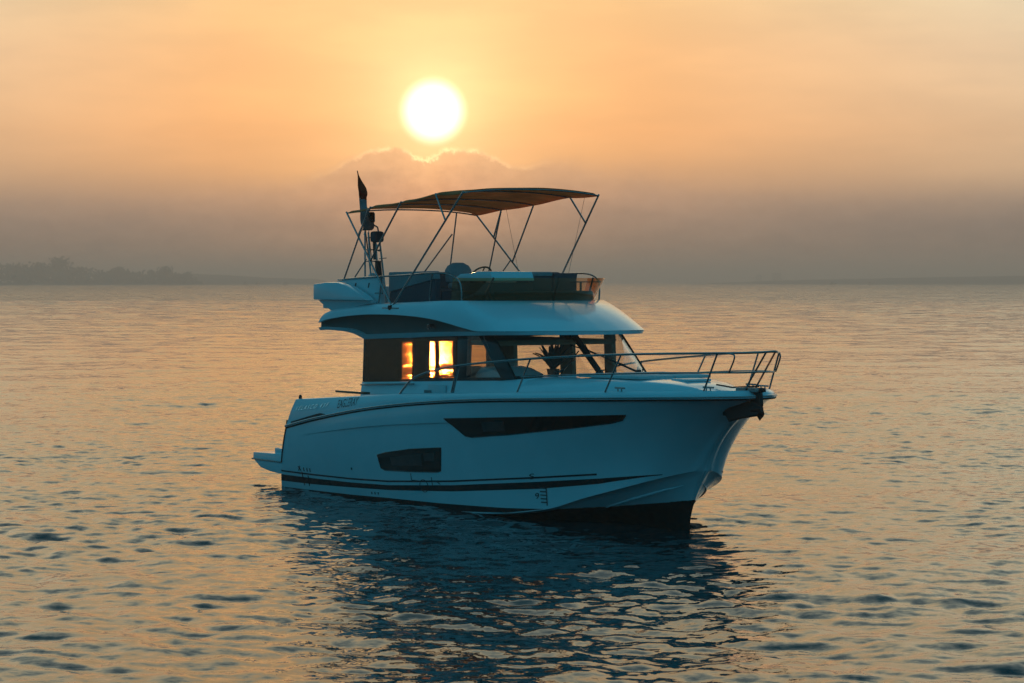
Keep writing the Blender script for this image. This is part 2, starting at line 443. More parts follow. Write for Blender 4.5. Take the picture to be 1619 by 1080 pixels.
# ------------------------------------------------------------------ far shores
def far_shore(name, x0, x1, y, depth, prof, mat, seed):
    """a low strip of land: rounded in section, its crest following prof"""
    rs = np.random.RandomState(seed); n = 60; G = []
    for i in range(n + 1):
        t = i / n; x = x0 + (x1 - x0) * t
        h = float(np.interp(t, [p for p, _ in prof], [q for _, q in prof])) + rs.uniform(-.3, .3)
        G.append([(x, y + depth * (s - .5), max(-.6, h * math.sin(math.pi * s) - .6)) for s in np.linspace(0, 1, 9)])
    o = MB().grid(G).out(name, mat, smooth=True, kind='structure'); return o
land = pmat('shore_earth', (.07, .065, .045), .9, var=.3, scale=.05)
wood_m = pmat('far_foliage', (.070, .080, .055), .9, var=.4, scale=.3)
far_shore('shore', -640, -279, 2500, 200, [(0, 3), (.5, 3), (.85, 2.2), (1, .6)], land, 1)
far_shore('far_shore', -420, -190, 2950, 200, [(0, 14), (.3, 12), (.6, 8), (.8, 7), (1, 2)], land, 4)
far_shore('far_shore', 200, 800, 3000, 260, [(0, .6), (.2, 5), (.5, 9), (1, 13)], land, 2)

def tree_master(seed, h, w):
    rs = random.Random(seed)
    crown = MB()
    # limbs' ends carry clumps of leaf-sized faces, uneven and gappy
    for k in range(46):
        a = rs.uniform(0, 6.283); q = rs.uniform(0, 1) ** .6; zz = rs.uniform(.28, 1)
        rad = w * .5 * q * math.sqrt(max(.05, 1 - ((zz - .55) / .5) ** 2))
        c = Vector((rad * math.cos(a), rad * math.sin(a), zz * h)); s = w * rs.uniform(.07, .15)
        for j in range(9):
            p = c + Vector((rs.gauss(0, s), rs.gauss(0, s), rs.gauss(0, s * .7)))
            u = Vector((rs.gauss(0, 1), rs.gauss(0, 1), rs.gauss(0, 1))).normalized() * w * .075
            v = u.orthogonal().normalized() * w * .065
            crown.add([p - u, p + v, p + u, p - v], [(0, 1, 2, 3)])
    tr = MB().tube([(0, 0, -1), (w * .02, 0, h * .35), (0, w * .02, h * .7)], [w * .045, w * .035, w * .012], 6)
    for k in range(4):
        a = rs.uniform(0, 6.28)
        tr.tube([(0, 0, h * (.25 + .08 * k)), (w * .3 * math.cos(a), w * .3 * math.sin(a), h * (.5 + .08 * k))], [w * .02, w * .006], 5)
    return crown, tr
bark = pmat('bark', (.06, .05, .04), .9, var=.2)
random.seed(5)
def make_trees():
    masters = []
    for k, (h, w) in enumerate(((11, 12), (9, 13), (13, 11))):
        c, t = tree_master(k, h, w)
        masters.append((put('crown', c.v, c.f, wood_m), put('trunk', t.v, t.f, bark)))
    first = set()
    def place(x, y, z, s, k, label):
        t = thing('tree', label, 'tree', (x, y, z), random.uniform(0, 6.28), 'trees along the hazy left shore')
        t.scale = (s, s, s)
        for src in masters[k]:
            if (k, src.name) in first: o = src.copy(); COL.objects.link(o)
            else: o = src; first.add((k, src.name))
            o.parent = t
    K = 2500 / 3960
    place((95 - 809) * K, 2500, .8, 2.2, 0, 'broad domed tree rising above the left end of the misty shore')
    place((30 - 809) * K, 2510, .8, 1.97, 1, 'wide tree at the picture edge on the misty left shore')
    place((68 - 809) * K, 2485, .8, 1.5, 2, 'narrow tree between the two tall crowns at the left end of the shore')
    place((187 - 809) * K, 2500, .8, 1.56, 1, 'rounded tree in the middle of the misty left shore')
    place((262 - 809) * K, 2495, .8, 1.43, 0, 'flat topped tree near the seaward tip of the misty shore')
    place((298 - 809) * K, 2495, .3, .9, 2, 'last small tree at the seaward tip of the misty shore')
    # the wood between them reads as one mass
    rs = random.Random(9); wd = MB()
    for i in range(2600):
        px = rs.uniform(-60, 312); t = (px + 60) / 372
        h = 14.5 - 7.0 * t + 1.8 * math.sin(px * .11) + 1.3 * math.sin(px * .27 + 1)
        if px > 285: h *= max(.25, (314 - px) / 30)
        h *= 1.36; p = Vector(((px - 809) * K, 2500 + rs.uniform(-45, 45), rs.uniform(.0, h)))
        u = Vector((rs.gauss(0, 1), rs.gauss(0, .6), rs.gauss(0, 1))).normalized() * rs.uniform(1.3, 2.5)
        v = u.orthogonal().normalized() * rs.uniform(1.2, 2.1)
        wd.add([p - u, p + v, p + u, p - v], [(0, 1, 2, 3)])
    o = wd.out('wood', wood_m, kind='stuff'); o['label'] = 'misty wood along the far left shore'
make_trees()

def far_block(name, px, w, h, d, label, cat, y=4600):
    K = y / 3960; t = thing(name, label, cat, ((px - 809) * K, y, 3.0))
    MB().box(-w / 2, w / 2, -d / 2, d / 2, -2, h).out('wall', land, t)
    MB().box(-w / 2 - .5, w / 2 + .5, -d / 2 - .5, d / 2 + .5, h, h + .8).out('roof', bark, t)
far_block('building', 1227, 16, 15, 12, 'taller hazy block standing on the far shore right of the boat', 'building')
far_block('building', 1199, 10, 11, 10, 'lower hazy block beside the taller one on the far shore', 'building')

def far_boat(px, y, L, label):
    K = y / 3960; t = thing('fishing_boat', label, 'boat', ((px - 809) * K, y, 0), R(random.uniform(-20, 20)), 'tiny boats along the horizon')
    pts = [(-L / 2, 1.2), (-L / 2, -.3), (L * .38, -.3), (L / 2, 1.7), (L * .2, 1.3)]
    MB().prism(pts, -L * .14, L * .14).out('hull', M['anti'], t)
    MB().box(-L * .3, L * .02, -L * .1, L * .1, 1.15, 3.0).out('wheelhouse', M['wood'], t)
    MB().tube([(L * .1, 0, 1), (L * .1, 0, 4.2)], .12, 6).out('mast', M['black'], t)
far_boat(1317, 2700, 8, 'tiny dark boat on the horizon left of the other one at right')
far_boat(1376, 2800, 7.5, 'tiny dark boat on the horizon farthest right')
far_boat(388, 2650, 6, 'tiny boat on the horizon just beyond the tip of the wooded shore')
far_boat(451, 2750, 6.5, 'tiny boat on the horizon between the wooded shore and the yacht')
far_boat(407, 2850, 6, 'tiny boat on the horizon, middle one of the three left of the yacht')

# ------------------------------------------------------------------ haze
def build_haze():
    m = bpy.data.materials.new('sea_haze'); m.use_nodes = True
    N = NT(m.node_tree); N.n.remove(N.n['Principled BSDF'])
    pv = N.node('ShaderNodeVolumePrincipled')
    pv.inputs['Color'].default_value = (1.0, .88, .75, 1); pv.inputs['Density'].default_value = .0007
    pv.inputs['Anisotropy'].default_value = 0.3
    N.put(N.n['Material Output'].inputs['Volume'], pv.outputs[0])
    o = MB().box(-4200, 4200, -200, 6800, -3, 26).out('haze', m, kind='stuff')
    o['label'] = 'thin evening haze over the sea'
build_haze()
#BOAT#

# ------------------------------------------------------------------ the yacht (x forward, y to port, z up from the water)
yacht = thing('motor_yacht', 'white flybridge motor yacht with brown bimini floating at anchor on the calm sea', 'yacht', (-3.081, 50.072, 0), R(-57))
Y_ = yacht
SH = np.array([(.62, 1.94, 1.21), (1.9, 2.0, 1.42), (4.14, 2.04, 1.72), (5.6, 2.04, 1.86), (6.93, 2.0, 1.96), (8.2, 1.93, 2.03), (9.4, 1.79, 2.08),
               (10.4, 1.58, 2.12), (11.21, 1.31, 2.15), (11.8, 1.05, 2.17), (12.17, .82, 2.18), (12.5, .5, 2.19), (12.72, 0, 2.20)])
CH = np.array([(.08, 1.76, -.08), (2, 1.80, -.06), (4.5, 1.82, -.04), (6, 1.79, -.02), (7.5, 1.70, .04), (8.94, 1.47, .21), (9.8, 1.24, .46),
               (10.3, 1.07, .60), (10.8, .81, .755), (11.12, .49, .87), (11.3, .23, .935), (11.42, 0, .975)])
SHV = SH.copy(); SHV[-4:-1, 1] = (.97, .66, .30)
KE = np.array([(.05, 0, -.55), (8.5, 0, -.62), (10, 0, -.48), (10.6, 0, -.28), (11.0, 0, -.05)])
def lcurve(tab, q):
    """points (x, half-breadth, z) of a longitudinal curve, q = 1 at the stern and 0 at the stem"""
    X0, X1 = tab[0, 0], tab[-1, 0]
    qk = np.sqrt(np.maximum(0, 1 - (tab[:, 0] - X0) / (X1 - X0)))
    x = X0 + (X1 - X0) * (1 - q**2)
    return np.stack([x, pchip(qk, tab[:, 1], q), pchip(qk, tab[:, 2], q)], -1)
NQ = 150
Q = np.linspace(1, 0, NQ)
sh = lcurve(SH, Q); ch = lcurve(CH, Q); ke = lcurve(KE, Q); shv = lcurve(SHV, Q)
UROWS = np.array([0, .06, .13, .2, .3, .4, .5, .6, .7, .775, .80, .806, .83, .87, .91, .95, 1.0])
w_bow = (1 - Q)**3
top = np.zeros((NQ, len(UROWS), 3))
for j, u in enumerate(UROWS):
    p = ch * (1 - u) + (sh * u**5 + shv * (1 - u**5)) * u
    p[:, 0] -= .20 * 4 * u * (1 - u) * (1 - Q)**4
    p[:, 1] -= .13 * 4 * u * (1 - u) * np.clip((1 - Q - .25) / .4, 0, 1) * np.clip(Q / .12, 0, 1)
    p[:, 1] += .05 * 4 * u * (1 - u) * np.clip((Q - .45) / .4, 0, 1)
    # moulded crease under the sheer, fading at both ends
    fade = np.clip((Q - .62) / .12, 0, 1) * np.clip((.965 - Q) / .08, 0, 1)
    if u > .803: p[:, 1] += .028 * fade * (1 if u < .9 else (1 - u) / .1)
    top[:, j] = p
chin = ch.copy(); chin[:, 1] = ch[:, 1] - np.minimum(.32 * ch[:, 1], .085 + .05 * np.clip((.5 - Q) / .25, 0, 1)); chin[:, 2] -= .012 + .012 * np.clip(Q / .1, 0, 1)
ZAF_X = [0, 3, 4.4, 6.1, 8, 9, 10, 10.6, 11.1]; ZAF = [.0, .05, .09, .12, .17, .215, .315, .39, .46]
WROWS = np.linspace(0, 1, 9)
def bottom_pt(i, w):
    p = chin[i] * (1 - w) + ke[i] * w
    p[0] -= .13 * 4 * w * (1 - w) * (1 - Q[i])**4
    p[1] += 4 * w * (1 - w) * (.07 * np.clip((Q[i] - .38) / .2, 0, 1) - .16 * p[1] * np.clip((.42 - Q[i]) / .2, 0, 1))
    return p
wsplit = np.zeros(NQ)
for i in range(NQ):
    for w in np.linspace(0, .95, 120):
        p = bottom_pt(i, w)
        if p[2] <= np.interp(p[0], ZAF_X, ZAF): break
    wsplit[i] = w
def stb(G): G = np.array(G, float); G[..., 1] *= -1; return G
def both_sides(mb, G): mb.grid(stb(G)); mb.grid(G)
hull = MB(); both_sides(hull, top)
both_sides(hull, np.stack([ch, chin], 1))
both_sides(hull, np.array([[bottom_pt(i, f * wsplit[i]) for f in np.linspace(0, 1, 6)] for i in range(NQ)]))
tr = np.concatenate([top[0], ]); hull.grid(np.stack([stb(tr), tr], 1))                          # raked transom
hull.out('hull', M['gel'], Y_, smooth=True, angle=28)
bot = MB(); both_sides(bot, np.array([[bottom_pt(i, wsplit[i] + (1 - wsplit[i]) * f) for f in np.linspace(0, 1, 7)] for i in range(NQ)]))
bot.grid(np.stack([stb(np.array([chin[0], ke[0]])), np.array([chin[0], ke[0]])], 1))
bot.out('hull_bottom', M['anti'], Y_, smooth=True, angle=40)

# finding the topside surface at a given x and z
TN = np.cross(np.gradient(top, axis=0), np.gradient(top, axis=1)); TN /= np.linalg.norm(TN, axis=-1, keepdims=True) + 1e-9
TN[TN[..., 1] < 0] *= -1
def bil(A, i, j):
    i = min(max(i, 0), A.shape[0] - 1.001); j = min(max(j, 0), A.shape[1] - 1.001)
    a, b = int(i), int(j); s, t = i - a, j - b
    return (A[a, b] * (1 - s) + A[a + 1, b] * s) * (1 - t) + (A[a, b + 1] * (1 - s) + A[a + 1, b + 1] * s) * t
def hullpt(x, z, off=.004):
    dd = (top[..., 0] - x)**2 + (top[..., 2] - z)**2
    i, j = map(float, np.unravel_index(dd.argmin(), dd.shape))
    for _ in range(12):
        p = bil(top, i, j); px = bil(top, i + .3, j) - bil(top, i - .3, j); pz = bil(top, i, j + .3) - bil(top, i, j - .3)
        di = (.6 if .3 <= i <= NQ - 1.301 else .3); dj = (.6 if .3 <= j <= len(UROWS) - 1.301 else .3)
        J = np.array([[px[0] / di, pz[0] / dj], [px[2] / di, pz[2] / dj]])
        try: s = np.linalg.solve(J, [x - p[0], z - p[2]])
        except np.linalg.LinAlgError: break
        i = min(max(i + float(np.clip(s[0], -4, 4)), 0), NQ - 1.001); j = min(max(j + float(np.clip(s[1], -2, 2)), 0), len(UROWS) - 1.001)
    p = bil(top, i, j) + bil(TN, i, j) * off
    return np.array([p[0], -p[1], p[2]])
def along(pts, n):
    P = np.array(pts, float); L = np.r_[0, np.cumsum(np.linalg.norm(np.diff(P, axis=0), axis=1))]; s = np.linspace(0, L[-1], n)
    return np.stack([np.interp(s, L, P[:, k]) for k in range(P.shape[1])], -1)
def patch(topl, botl, n, m, off=.004, mb=None, both=True, depth=.0):
    A = along(topl, n); B = along(botl, n); G = np.zeros((n, m, 3))
    for i in range(n):
        for j in range(m):
            f = j / (m - 1); G[i, j] = hullpt(*(A[i] * (1 - f) + B[i] * f), off)
    H = G.copy(); H[..., 1] *= -1
    return Pair(MB().grid(G), MB().grid(H))
class Pair:
    """the same piece on the starboard and on the port side: two objects"""
    def __init__(s, a, b): s.a, s.b = a, b
    def out(s, name, mat, parent, **kw):
        pa, pb = parent if isinstance(parent, (tuple, list)) else (parent, parent)
        return s.a.out(name, mat, pa, **kw), s.b.out(name, mat, pb, **kw)
def ring(topl, botl, n, m, r):
    A = along(topl, n); B = along(botl, n)
    loop = [tuple(a) for a in A] + [tuple(B[-1] * f + A[-1] * (1 - f)) for f in np.linspace(0, 1, m)[1:-1]] + [tuple(b) for b in B[::-1]] + [tuple(A[0] * f + B[0] * (1 - f)) for f in np.linspace(0, 1, m)[1:-1]]
    P = [hullpt(*q, .002) for q in loop]; P.append(P[0])
    return Pair(MB().tube(P, r, 6), MB().tube(mir(P), r, 6))

bt = [(-.0, .245), (1.52, .255), (3, .275), (4.44, .32), (6.55, .46), (8.87, .665), (10.05, .78), (10.9, .875), (11.05, .892)]
bb = [(-.0, .125), (1.52, .145), (3, .19), (4.44, .24), (6.55, .36), (8.87, .555), (10.05, .70), (10.9, .862), (11.05, .888)]
bt = [(x, z + .008) for x, z in bt]; bt[0] = (.19, .253); bb[0] = (.14, .125)
patch(bt, bb, 110, 4, .004).out('boot_stripe', M['navy'], Y_, smooth=True)
patch([(x, z + .085) for x, z in bt[:-2]], [(x, z + .055) for x, z in bt[:-2]], 100, 2, .003).out('pin_stripe', M['navy'], Y_, smooth=True)
patch([(.1, .0), (3, .05), (4.4, .09), (6.1, .12), (8, .172), (8.9, .215)], [(.1, -.05), (3, -.04), (4.4, -.03), (6.1, -.01), (8, .09), (8.9, .213)], 70, 3, .003).out('antifouling_band', M['anti'], Y_, smooth=True)
# hull windows: dark glass in a thin rebate
def hull_window(name, tl, bl, n, m):
    g = patch(tl, bl, n, m, .005).out(name, M['dglass'], Y_, smooth=True)
    ring(tl, bl, n, m, .009).out('window_frame', M['black'], g, smooth=True); return g
w1 = hull_window('hull_window', [(6.57, 1.635), (7.5, 1.685), (9.13, 1.775), (10.93, 1.87)], [(7.12, 1.36), (7.3, 1.345), (8.33, 1.44), (9.85, 1.62), (10.6, 1.725), (10.82, 1.78)], 60, 6)
patch([(7.62, 1.63), (8.25, 1.66)], [(7.66, 1.46), (8.25, 1.5)], 8, 4, .008).out('inner_pane', M['pane_in'], w1, smooth=True)
w2 = hull_window('hull_window', [(4.2, .865), (4.5, .925), (5.4, 1.04), (6.36, 1.115)], [(4.28, .63), (4.42, .60), (5.4, .635), (6.18, .675), (6.27, .70)], 30, 6)
patch([(4.65, .85), (5.72, .97)], [(4.7, .70), (5.72, .76)], 10, 4, .008).out('inner_pane', M['pane_in'], w2, smooth=True)
patch([(5.8, .985), (6.16, 1.02)], [(5.8, .85), (6.12, .87)], 6, 4, .008).out('opening_port', M['pane_in'], w2, smooth=True)

# rub rail along the sheer: a white half-round with a steel strip and a black strip standing for the shadow below
def sheer_path(off, dz, q=Q):
    p = sh[:: 2].copy(); p[:, 1] += off * np.clip(Q[::2] / .1, 0, 1); p[-1, 0] += off * .8; p[:, 2] += dz; return p
def strip(curves):
    G = np.stack(curves, 1); mb = MB(); both_sides(mb, G); return mb
strip([sheer_path(.0, .035), sheer_path(.035, .03), sheer_path(.042, .0), sheer_path(.035, -.016), sheer_path(-.004, -.026)]).out('rub_rail', M['gel'], Y_, smooth=True, angle=50)
strip([sheer_path(.040, .022), sheer_path(.050, .016), sheer_path(.050, .003), sheer_path(.040, -.003)]).out('rub_strip', M['steel'], Y_, smooth=True, angle=60)
strip([sheer_path(.036, -.017), sheer_path(.02, -.032), sheer_path(.0, -.045), sheer_path(-.006, -.028)]).out('rub_shade', M['rubber'], Y_, smooth=True, angle=60)

# bulwark and its cap
CAP = np.array([(.93, 1.90, 1.74), (2.2, 1.94, 1.82), (3.5, 1.97, 1.90), (5, 1.99, 2.0), (6.93, 1.96, 2.085), (8.2, 1.88, 2.145), (9.4, 1.74, 2.19), (10.4, 1.53, 2.225),
                (11.2, 1.26, 2.25), (11.8, .99, 2.268), (12.15, .76, 2.278), (12.47, .44, 2.287), (12.66, 0, 2.29)])
cap = lcurve(CAP, Q); shi = sh.copy(); shi[:, 2] += .03; shi[:, 1] = np.maximum(0, sh[:, 1] - .004)
capi = cap.copy(); capi[:, 1] = np.maximum(0, cap[:, 1] - .13); capi[-1, 0] -= .1; capi[:, 0] -= .1 * (1 - np.clip(Q / .15, 0, 1))
rows = []
for u in np.linspace(0, 1, 8):
    p = shi * (1 - u) + cap * u; p[:, 1] += .02 * 4 * u * (1 - u) * np.clip(Q / .1, 0, 1); rows.append(p)
e1 = cap.copy(); e1[:, 2] += .012; e1[:, 1] = np.maximum(0, cap[:, 1] - .02); e2 = capi.copy(); e2[:, 2] += .010
dk = capi.copy(); dk[:, 2] -= .075
bw = MB(); both_sides(bw, np.stack(rows + [e1, e2, capi, dk], 1))
bw.out('bulwark', M['gel'], Y_, smooth=True, angle=30)
iD = int(np.argmin(np.abs(capi[:, 0] - 2.7)))
D = dk[iD:]; DC = D.copy(); DC[:, 1] = 0; DC[:, 2] += .03
mb = MB(); both_sides(mb, np.stack([D, DC * .5 + D * .5 + np.array([0, 0, .012]), DC], 1)); mb.out('deck', M['deck'], Y_, smooth=True)
# cockpit aft of the house
ck = MB(); A = dk[:iD + 1]; lo = A.copy(); lo[:, 2] = .86; ctr = lo.copy(); ctr[:, 1] = 0
both_sides(ck, np.stack([A, lo, ctr], 1)); ck.out('cockpit', M['deck'], Y_)
MB().prism([(.62, 1.18), (.97, 1.76), (1.12, 1.76), (.95, .86), (.62, .86)], -1.9, 1.9).out('transom_coaming', M['gel'], Y_, bev=.02)
MB().box(2.42, 3.5, -1.86, -1.72, 1.935, 1.975).out('coaming_rail', M['wood'], Y_, bev=.008)
MB().box(1.25, 1.75, -1.2, 1.2, .861, 1.35).out('cockpit_seat', M['seat'], Y_, bev=.04)
def bulk_b(x, z):
    zs, zc = np.interp(x, SH[:, 0], SH[:, 2]) + .03, np.interp(x, CAP[:, 0], CAP[:, 2]); bs, bc = np.interp(x, SH[:, 0], SH[:, 1]), np.interp(x, CAP[:, 0], CAP[:, 1])
    u = np.clip((z - zs) / (zc - zs), 0, 1); return bs * (1 - u) + bc * u + .02 * 4 * u * (1 - u)
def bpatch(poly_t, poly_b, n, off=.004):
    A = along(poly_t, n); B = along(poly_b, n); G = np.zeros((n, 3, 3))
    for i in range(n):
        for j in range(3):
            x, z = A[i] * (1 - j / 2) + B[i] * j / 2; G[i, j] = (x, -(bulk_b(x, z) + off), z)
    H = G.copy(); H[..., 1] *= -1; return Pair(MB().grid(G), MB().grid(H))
bpatch([(.82, 1.31), (1.79, 1.485), (2.1, 1.535), (2.33, 1.52)], [(.82, 1.265), (1.79, 1.43), (2.05, 1.475), (2.33, 1.50)], 24).out('crease_shade', M['rubber'], Y_, smooth=True)  # black strip laid on for the shadow of the sculpted crease

# lettering
def text_mesh(txt, size, shear=0.0, extrude=.0):
    cu = bpy.data.curves.new('lettering', 'FONT'); cu.body = txt; cu.size = size; cu.shear = shear; cu.resolution_u = 3
    o = bpy.data.objects.new('lettering', cu); COL.objects.link(o)
    dg = bpy.context.evaluated_depsgraph_get(); me = o.evaluated_get(dg).to_mesh()
    v = [tuple(q.co) for q in me.vertices]; f = [tuple(p.vertices) for p in me.polygons]
    o.evaluated_get(dg).to_mesh_clear(); bpy.data.objects.remove(o); bpy.data.curves.remove(cu); return v, f
def letters(name, txt, x0, z0, x1, z1, hgt, mat, surf, spacing=1.0, shear=0.0):
    v, f = text_mesh(txt, 1.0, shear); xs = [p[0] for p in v]; ys = [p[1] for p in v]
    W, H = max(xs) - min(xs), max(ys) - min(ys); out = []
    for p in v:
        s = (p[0] - min(xs)) / W; x = x0 + (x1 - x0) * s; z = z0 + (z1 - z0) * s + (p[1] - min(ys)) / H * hgt
        out.append(surf(x, z))
    return put(name, out, f, mat, Y_, kind='stuff')
bsurf = lambda x, z: (x, -(bulk_b(x, z) + .007), z)
hsurf = lambda x, z: tuple(hullpt(x, z, .008))
msurf = lambda x, z: (x, -(bulk_b(x, z) + .006 + .36 * max(0, 1.535 + (x - 1.06) * .092 + .085 - z)), z)      # chrome letters, faces canted to the sky
letters('model_lettering', 'V E L A S C O   4 3 F', 1.06, 1.535, 2.42, 1.66, .085, M['letter'], msurf, shear=.25)
letters('name_lettering', 'EAGLERAY', 2.78, 1.655, 3.56, 1.745, .155, M['letter_d'], bsurf)
# draught and load marks
def mark_line(pts, w, name='draught_mark'):
    mb = MB()
    for a, b in pts: mb.tube([hullpt(*a, .004), hullpt(*((np.array(a) + b) / 2), .004), hullpt(*b, .004)], w, 5)
    return mb.out(name, M['letter_d'], Y_, kind='stuff')
c0 = (5.68, .40); cir = [(c0[0] + .13 * math.cos(a), c0[1] + .11 * math.sin(a)) for a in np.linspace(0, 2 * math.pi, 19)]
mark_line(list(zip(cir[:-1], cir[1:])) + [((5.3, .60), (5.3, .48)), ((5.3, .48), (5.48, .48)), ((5.95, .57), (5.95, .42)), ((6.05, .52), (6.2, .46)), ((5.48, .48), (6.2, .5))], .006, 'load_mark')
mark_line([((9.0, .60), (8.99, .28))] + [((9.0 - .14, z), (9.0, z)) for z in (.33, .39, .45, .51, .57)], .010)
letters('draught_figure', '9', 8.74, .37, 8.83, .39, .10, M['letter_d'], hsurf); letters('draught_figure', 'S', 8.66, .70, 8.78, .72, .09, M['letter_d'], hsurf)
mark_line([((1.02, .46), (1.12, .38)), ((1.02, .38), (1.10, .47)), ((1.24, .45), (1.25, .38)), ((1.38, .45), (1.38, .38)), ((1.5, .45), (1.5, .38)), ((1.15, .36), (1.16, .10)), ((1.38, .30), (1.36, .10))], .010)
mark_line([((3.8, .16), (3.8, .12)), ((3.92, .165), (3.92, .125)), ((4.04, .17), (4.04, .13))], .012, 'through_hull')
mark_line([((3.18, .57), (3.19, .53))], .016, 'through_hull')

# spray rails under the bow
pts = []
for i in range(NQ):
    x = ch[i, 0] - .15
    if not 9.75 < x < 11.05: continue
    zt_ = .27 + (x - 9.75) * .33
    pts.append(min((bottom_pt(i, w) for w in np.linspace(0, .8, 100)), key=lambda p: abs(p[2] - zt_)))
rr_ = [.004 + .020 * math.sin(math.pi * min(.94, (k + 1) / len(pts))) for k in range(len(pts))]
for sgn in (1, -1): MB().tube([(p[0], sgn * (p[1] + .006), p[2]) for p in pts], rr_, 6).out('spray_rail', M['gel'], Y_, smooth=True)

# swim platform, transom details
MB().prism([(-1.2, .47), (-1.19, .605), (-.33, .625), (.26, .64), (.12, .25), (-.1, .235), (-.5, .26), (-.87, .31)], -1.74, 1.74).out('swim_platform', M['gel'], Y_, bev=.025)
MB().box(-.34, .27, -1.70, 1.70, .6, .735).out('platform_step', M['gel'], Y_, bev=.02)
MB().box(-1.225, .10, -1.758, 1.758, .455, .485).out('platform_trim', M['steel'], Y_, bev=.006)
tl = [hullpt(x, z, .006) for x, z in ((.57, 1.19), (.47, .95), (.38, .70), (.30, .5))]
Pair(MB().tube(tl, .016, 6), MB().tube(mir(tl), .016, 6)).out('transom_seal', M['rubber'], Y_)
g = MB().tube([(.12, -1.66, 1.30), (.10, -1.66, .90)], .022, 8)
for z in (1.2, 1.0): g.tube([(.10, -1.66, z), (.52, -1.66, z)], .016, 6)
g.out('grab_handle', M['wood'], Y_, smooth=True)
MB().lathe([(.03, 0), (.035, .05), (.02, .09)], (1.0, -1.84, 1.745), 10).out('stern_light', M['black'], Y_, smooth=True)

# ---------------- deckhouse
def plan(side_x0, pts, z_fn, n_side=10):
    """stb half path from aft corner round the front to the centre line"""
    return [(x, b, z_fn(x, b)) for x, b in [(side_x0 + (pts[0][0] - side_x0) * k / n_side, pts[0][1]) for k in range(n_side)] + pts]
zb = lambda x, b: np.interp(x, [2.7, 4.3, 6, 8, 8.5], [2.13, 2.195, 2.265, 2.335, 2.40]) + (0 if b > 1.4 else .02)
zt = lambda x, b: np.interp(x, [2.7, 5.6, 6.9, 8], [2.96, 3.06, 3.10, 3.13])
PB = [(7.6, 1.45), (7.95, 1.37), (8.25, 1.05), (8.42, .6), (8.5, 0.0)]
PT = [(6.9, 1.42), (7.15, 1.34), (7.38, 1.02), (7.52, .58), (7.58, 0.0)]
base_hi = np.array([(x, b, z) for x, b, z in plan(2.72, PB, zb)])
base_lo = base_hi.copy(); base_lo[:, 1] = np.where(base_hi[:, 1] > 0, base_hi[:, 1] + .05, 0); base_lo[:, 2] = np.interp(base_hi[:, 0], [2.7, 5, 9], [1.80, 1.9, 2.1]); base_lo[-5:, 0] += .1
base_in = base_hi.copy(); base_in[:, 1] = np.maximum(0, base_hi[:, 1] - .12); base_in[-4:, 0] -= .12
mb = MB(); both_sides(mb, np.stack([base_lo, base_hi, base_in], 1)); mb.out('house_side', M['gel'], Y_, smooth=True, angle=40)
# recessed side gate panel and its seam
for s in (-1, 1): MB().box(5.22, 5.80, *sorted((s * 1.512, s * 1.49)), 1.96, 2.18).out('side_gate', M['gel_in'], Y_, bev=.008)
for s in (-1, 1):
    gt = MB().tube([(2.82, s * 1.53, 2.085), (4.75, s * 1.53, 2.165)], .016, 8)
    for x in (2.95, 3.8, 4.65): gt.tube([(x, s * 1.47, 2.09 + (x - 2.82) * .0415), (x, s * 1.53, 2.085 + (x - 2.82) * .0415)], .01, 6)
    gt.out('hand_rail', M['steel'], Y_, smooth=True)
MB().box(5.10, 5.34, -1.522, -1.514, 2.0, 2.07).out('sticker', M['white'], Y_)

def q3(a, b, c, d, t, nrm=(0, 1, 0)):
    """thin pane with thickness t from four corners"""
    P = [Vector(p) for p in (a, b, c, d)]; n = (P[1] - P[0]).cross(P[3] - P[0]).normalized() * t / 2
    v = [p + n for p in P] + [p - n for p in P]
    return v, [(0, 1, 2, 3), (7, 6, 5, 4)] + [(i, (i + 1) % 4, 4 + (i + 1) % 4, 4 + i) for i in range(4)]
def quad_obj(name, pts, mat, t, parent=Y_, bev=0.0):
    v, f = q3(*pts, t); return MB().add(v, f).out(name, mat, parent, bev=bev)
def wall_pt(x, f, s):         # side wall: f 0 at the sill, 1 at the head
    b = 1.45 * (1 - f) + 1.42 * f; z = zb(x, 1.45) * (1 - f) + zt(x, 1.45) * f
    return (x, s * b, z)
for s in (-1, 1):
    spans = ([(2.80, 6.05), (6.42, None)] if s < 0 else [(3.66, 5.22), (5.62, 6.65), (6.90, None)])
    posts = ([(2.72, 2.80), (6.05, 6.42)] if s < 0 else [(2.72, 3.66), (5.22, 5.62), (6.65, 6.90)])
    for a, b in spans:
        if b: quad_obj('side_pane', [wall_pt(a, 0, s), wall_pt(b, 0, s), wall_pt(b, 1, s), wall_pt(a, 1, s)], M['sglass' if s < 0 else 'glass'], .012)
        else: quad_obj('side_pane', [wall_pt(a, 0, s), wall_pt(7.62, 0, s), wall_pt(6.93, 1, s), wall_pt(a, 1, s)], M['glass'], .012)
    for a, b in posts:
        P = [wall_pt(a, 0, s), wall_pt(b, 0, s), wall_pt(b, 1, s), wall_pt(a, 1, s)]
        quad_obj('window_post', [(p[0], p[1] - s * .05, p[2]) for p in P], M['head'] if s > 0 else M['black'], .09, bev=.01)
    # raked front pillar
    A = [wall_pt(7.60, 0, s), (7.93, s * 1.385, zb(7.93, 1.3)), (7.14, s * 1.345, zt(7.14, 1.3)), wall_pt(6.78, 1, s)] if s < 0 else \
        [wall_pt(7.80, 0, s), (7.93, s * 1.385, zb(7.93, 1.3)), (7.14, s * 1.345, zt(7.14, 1.3)), wall_pt(6.98, 1, s)]
    quad_obj('front_pillar', A, M['black'], .05, bev=.008)
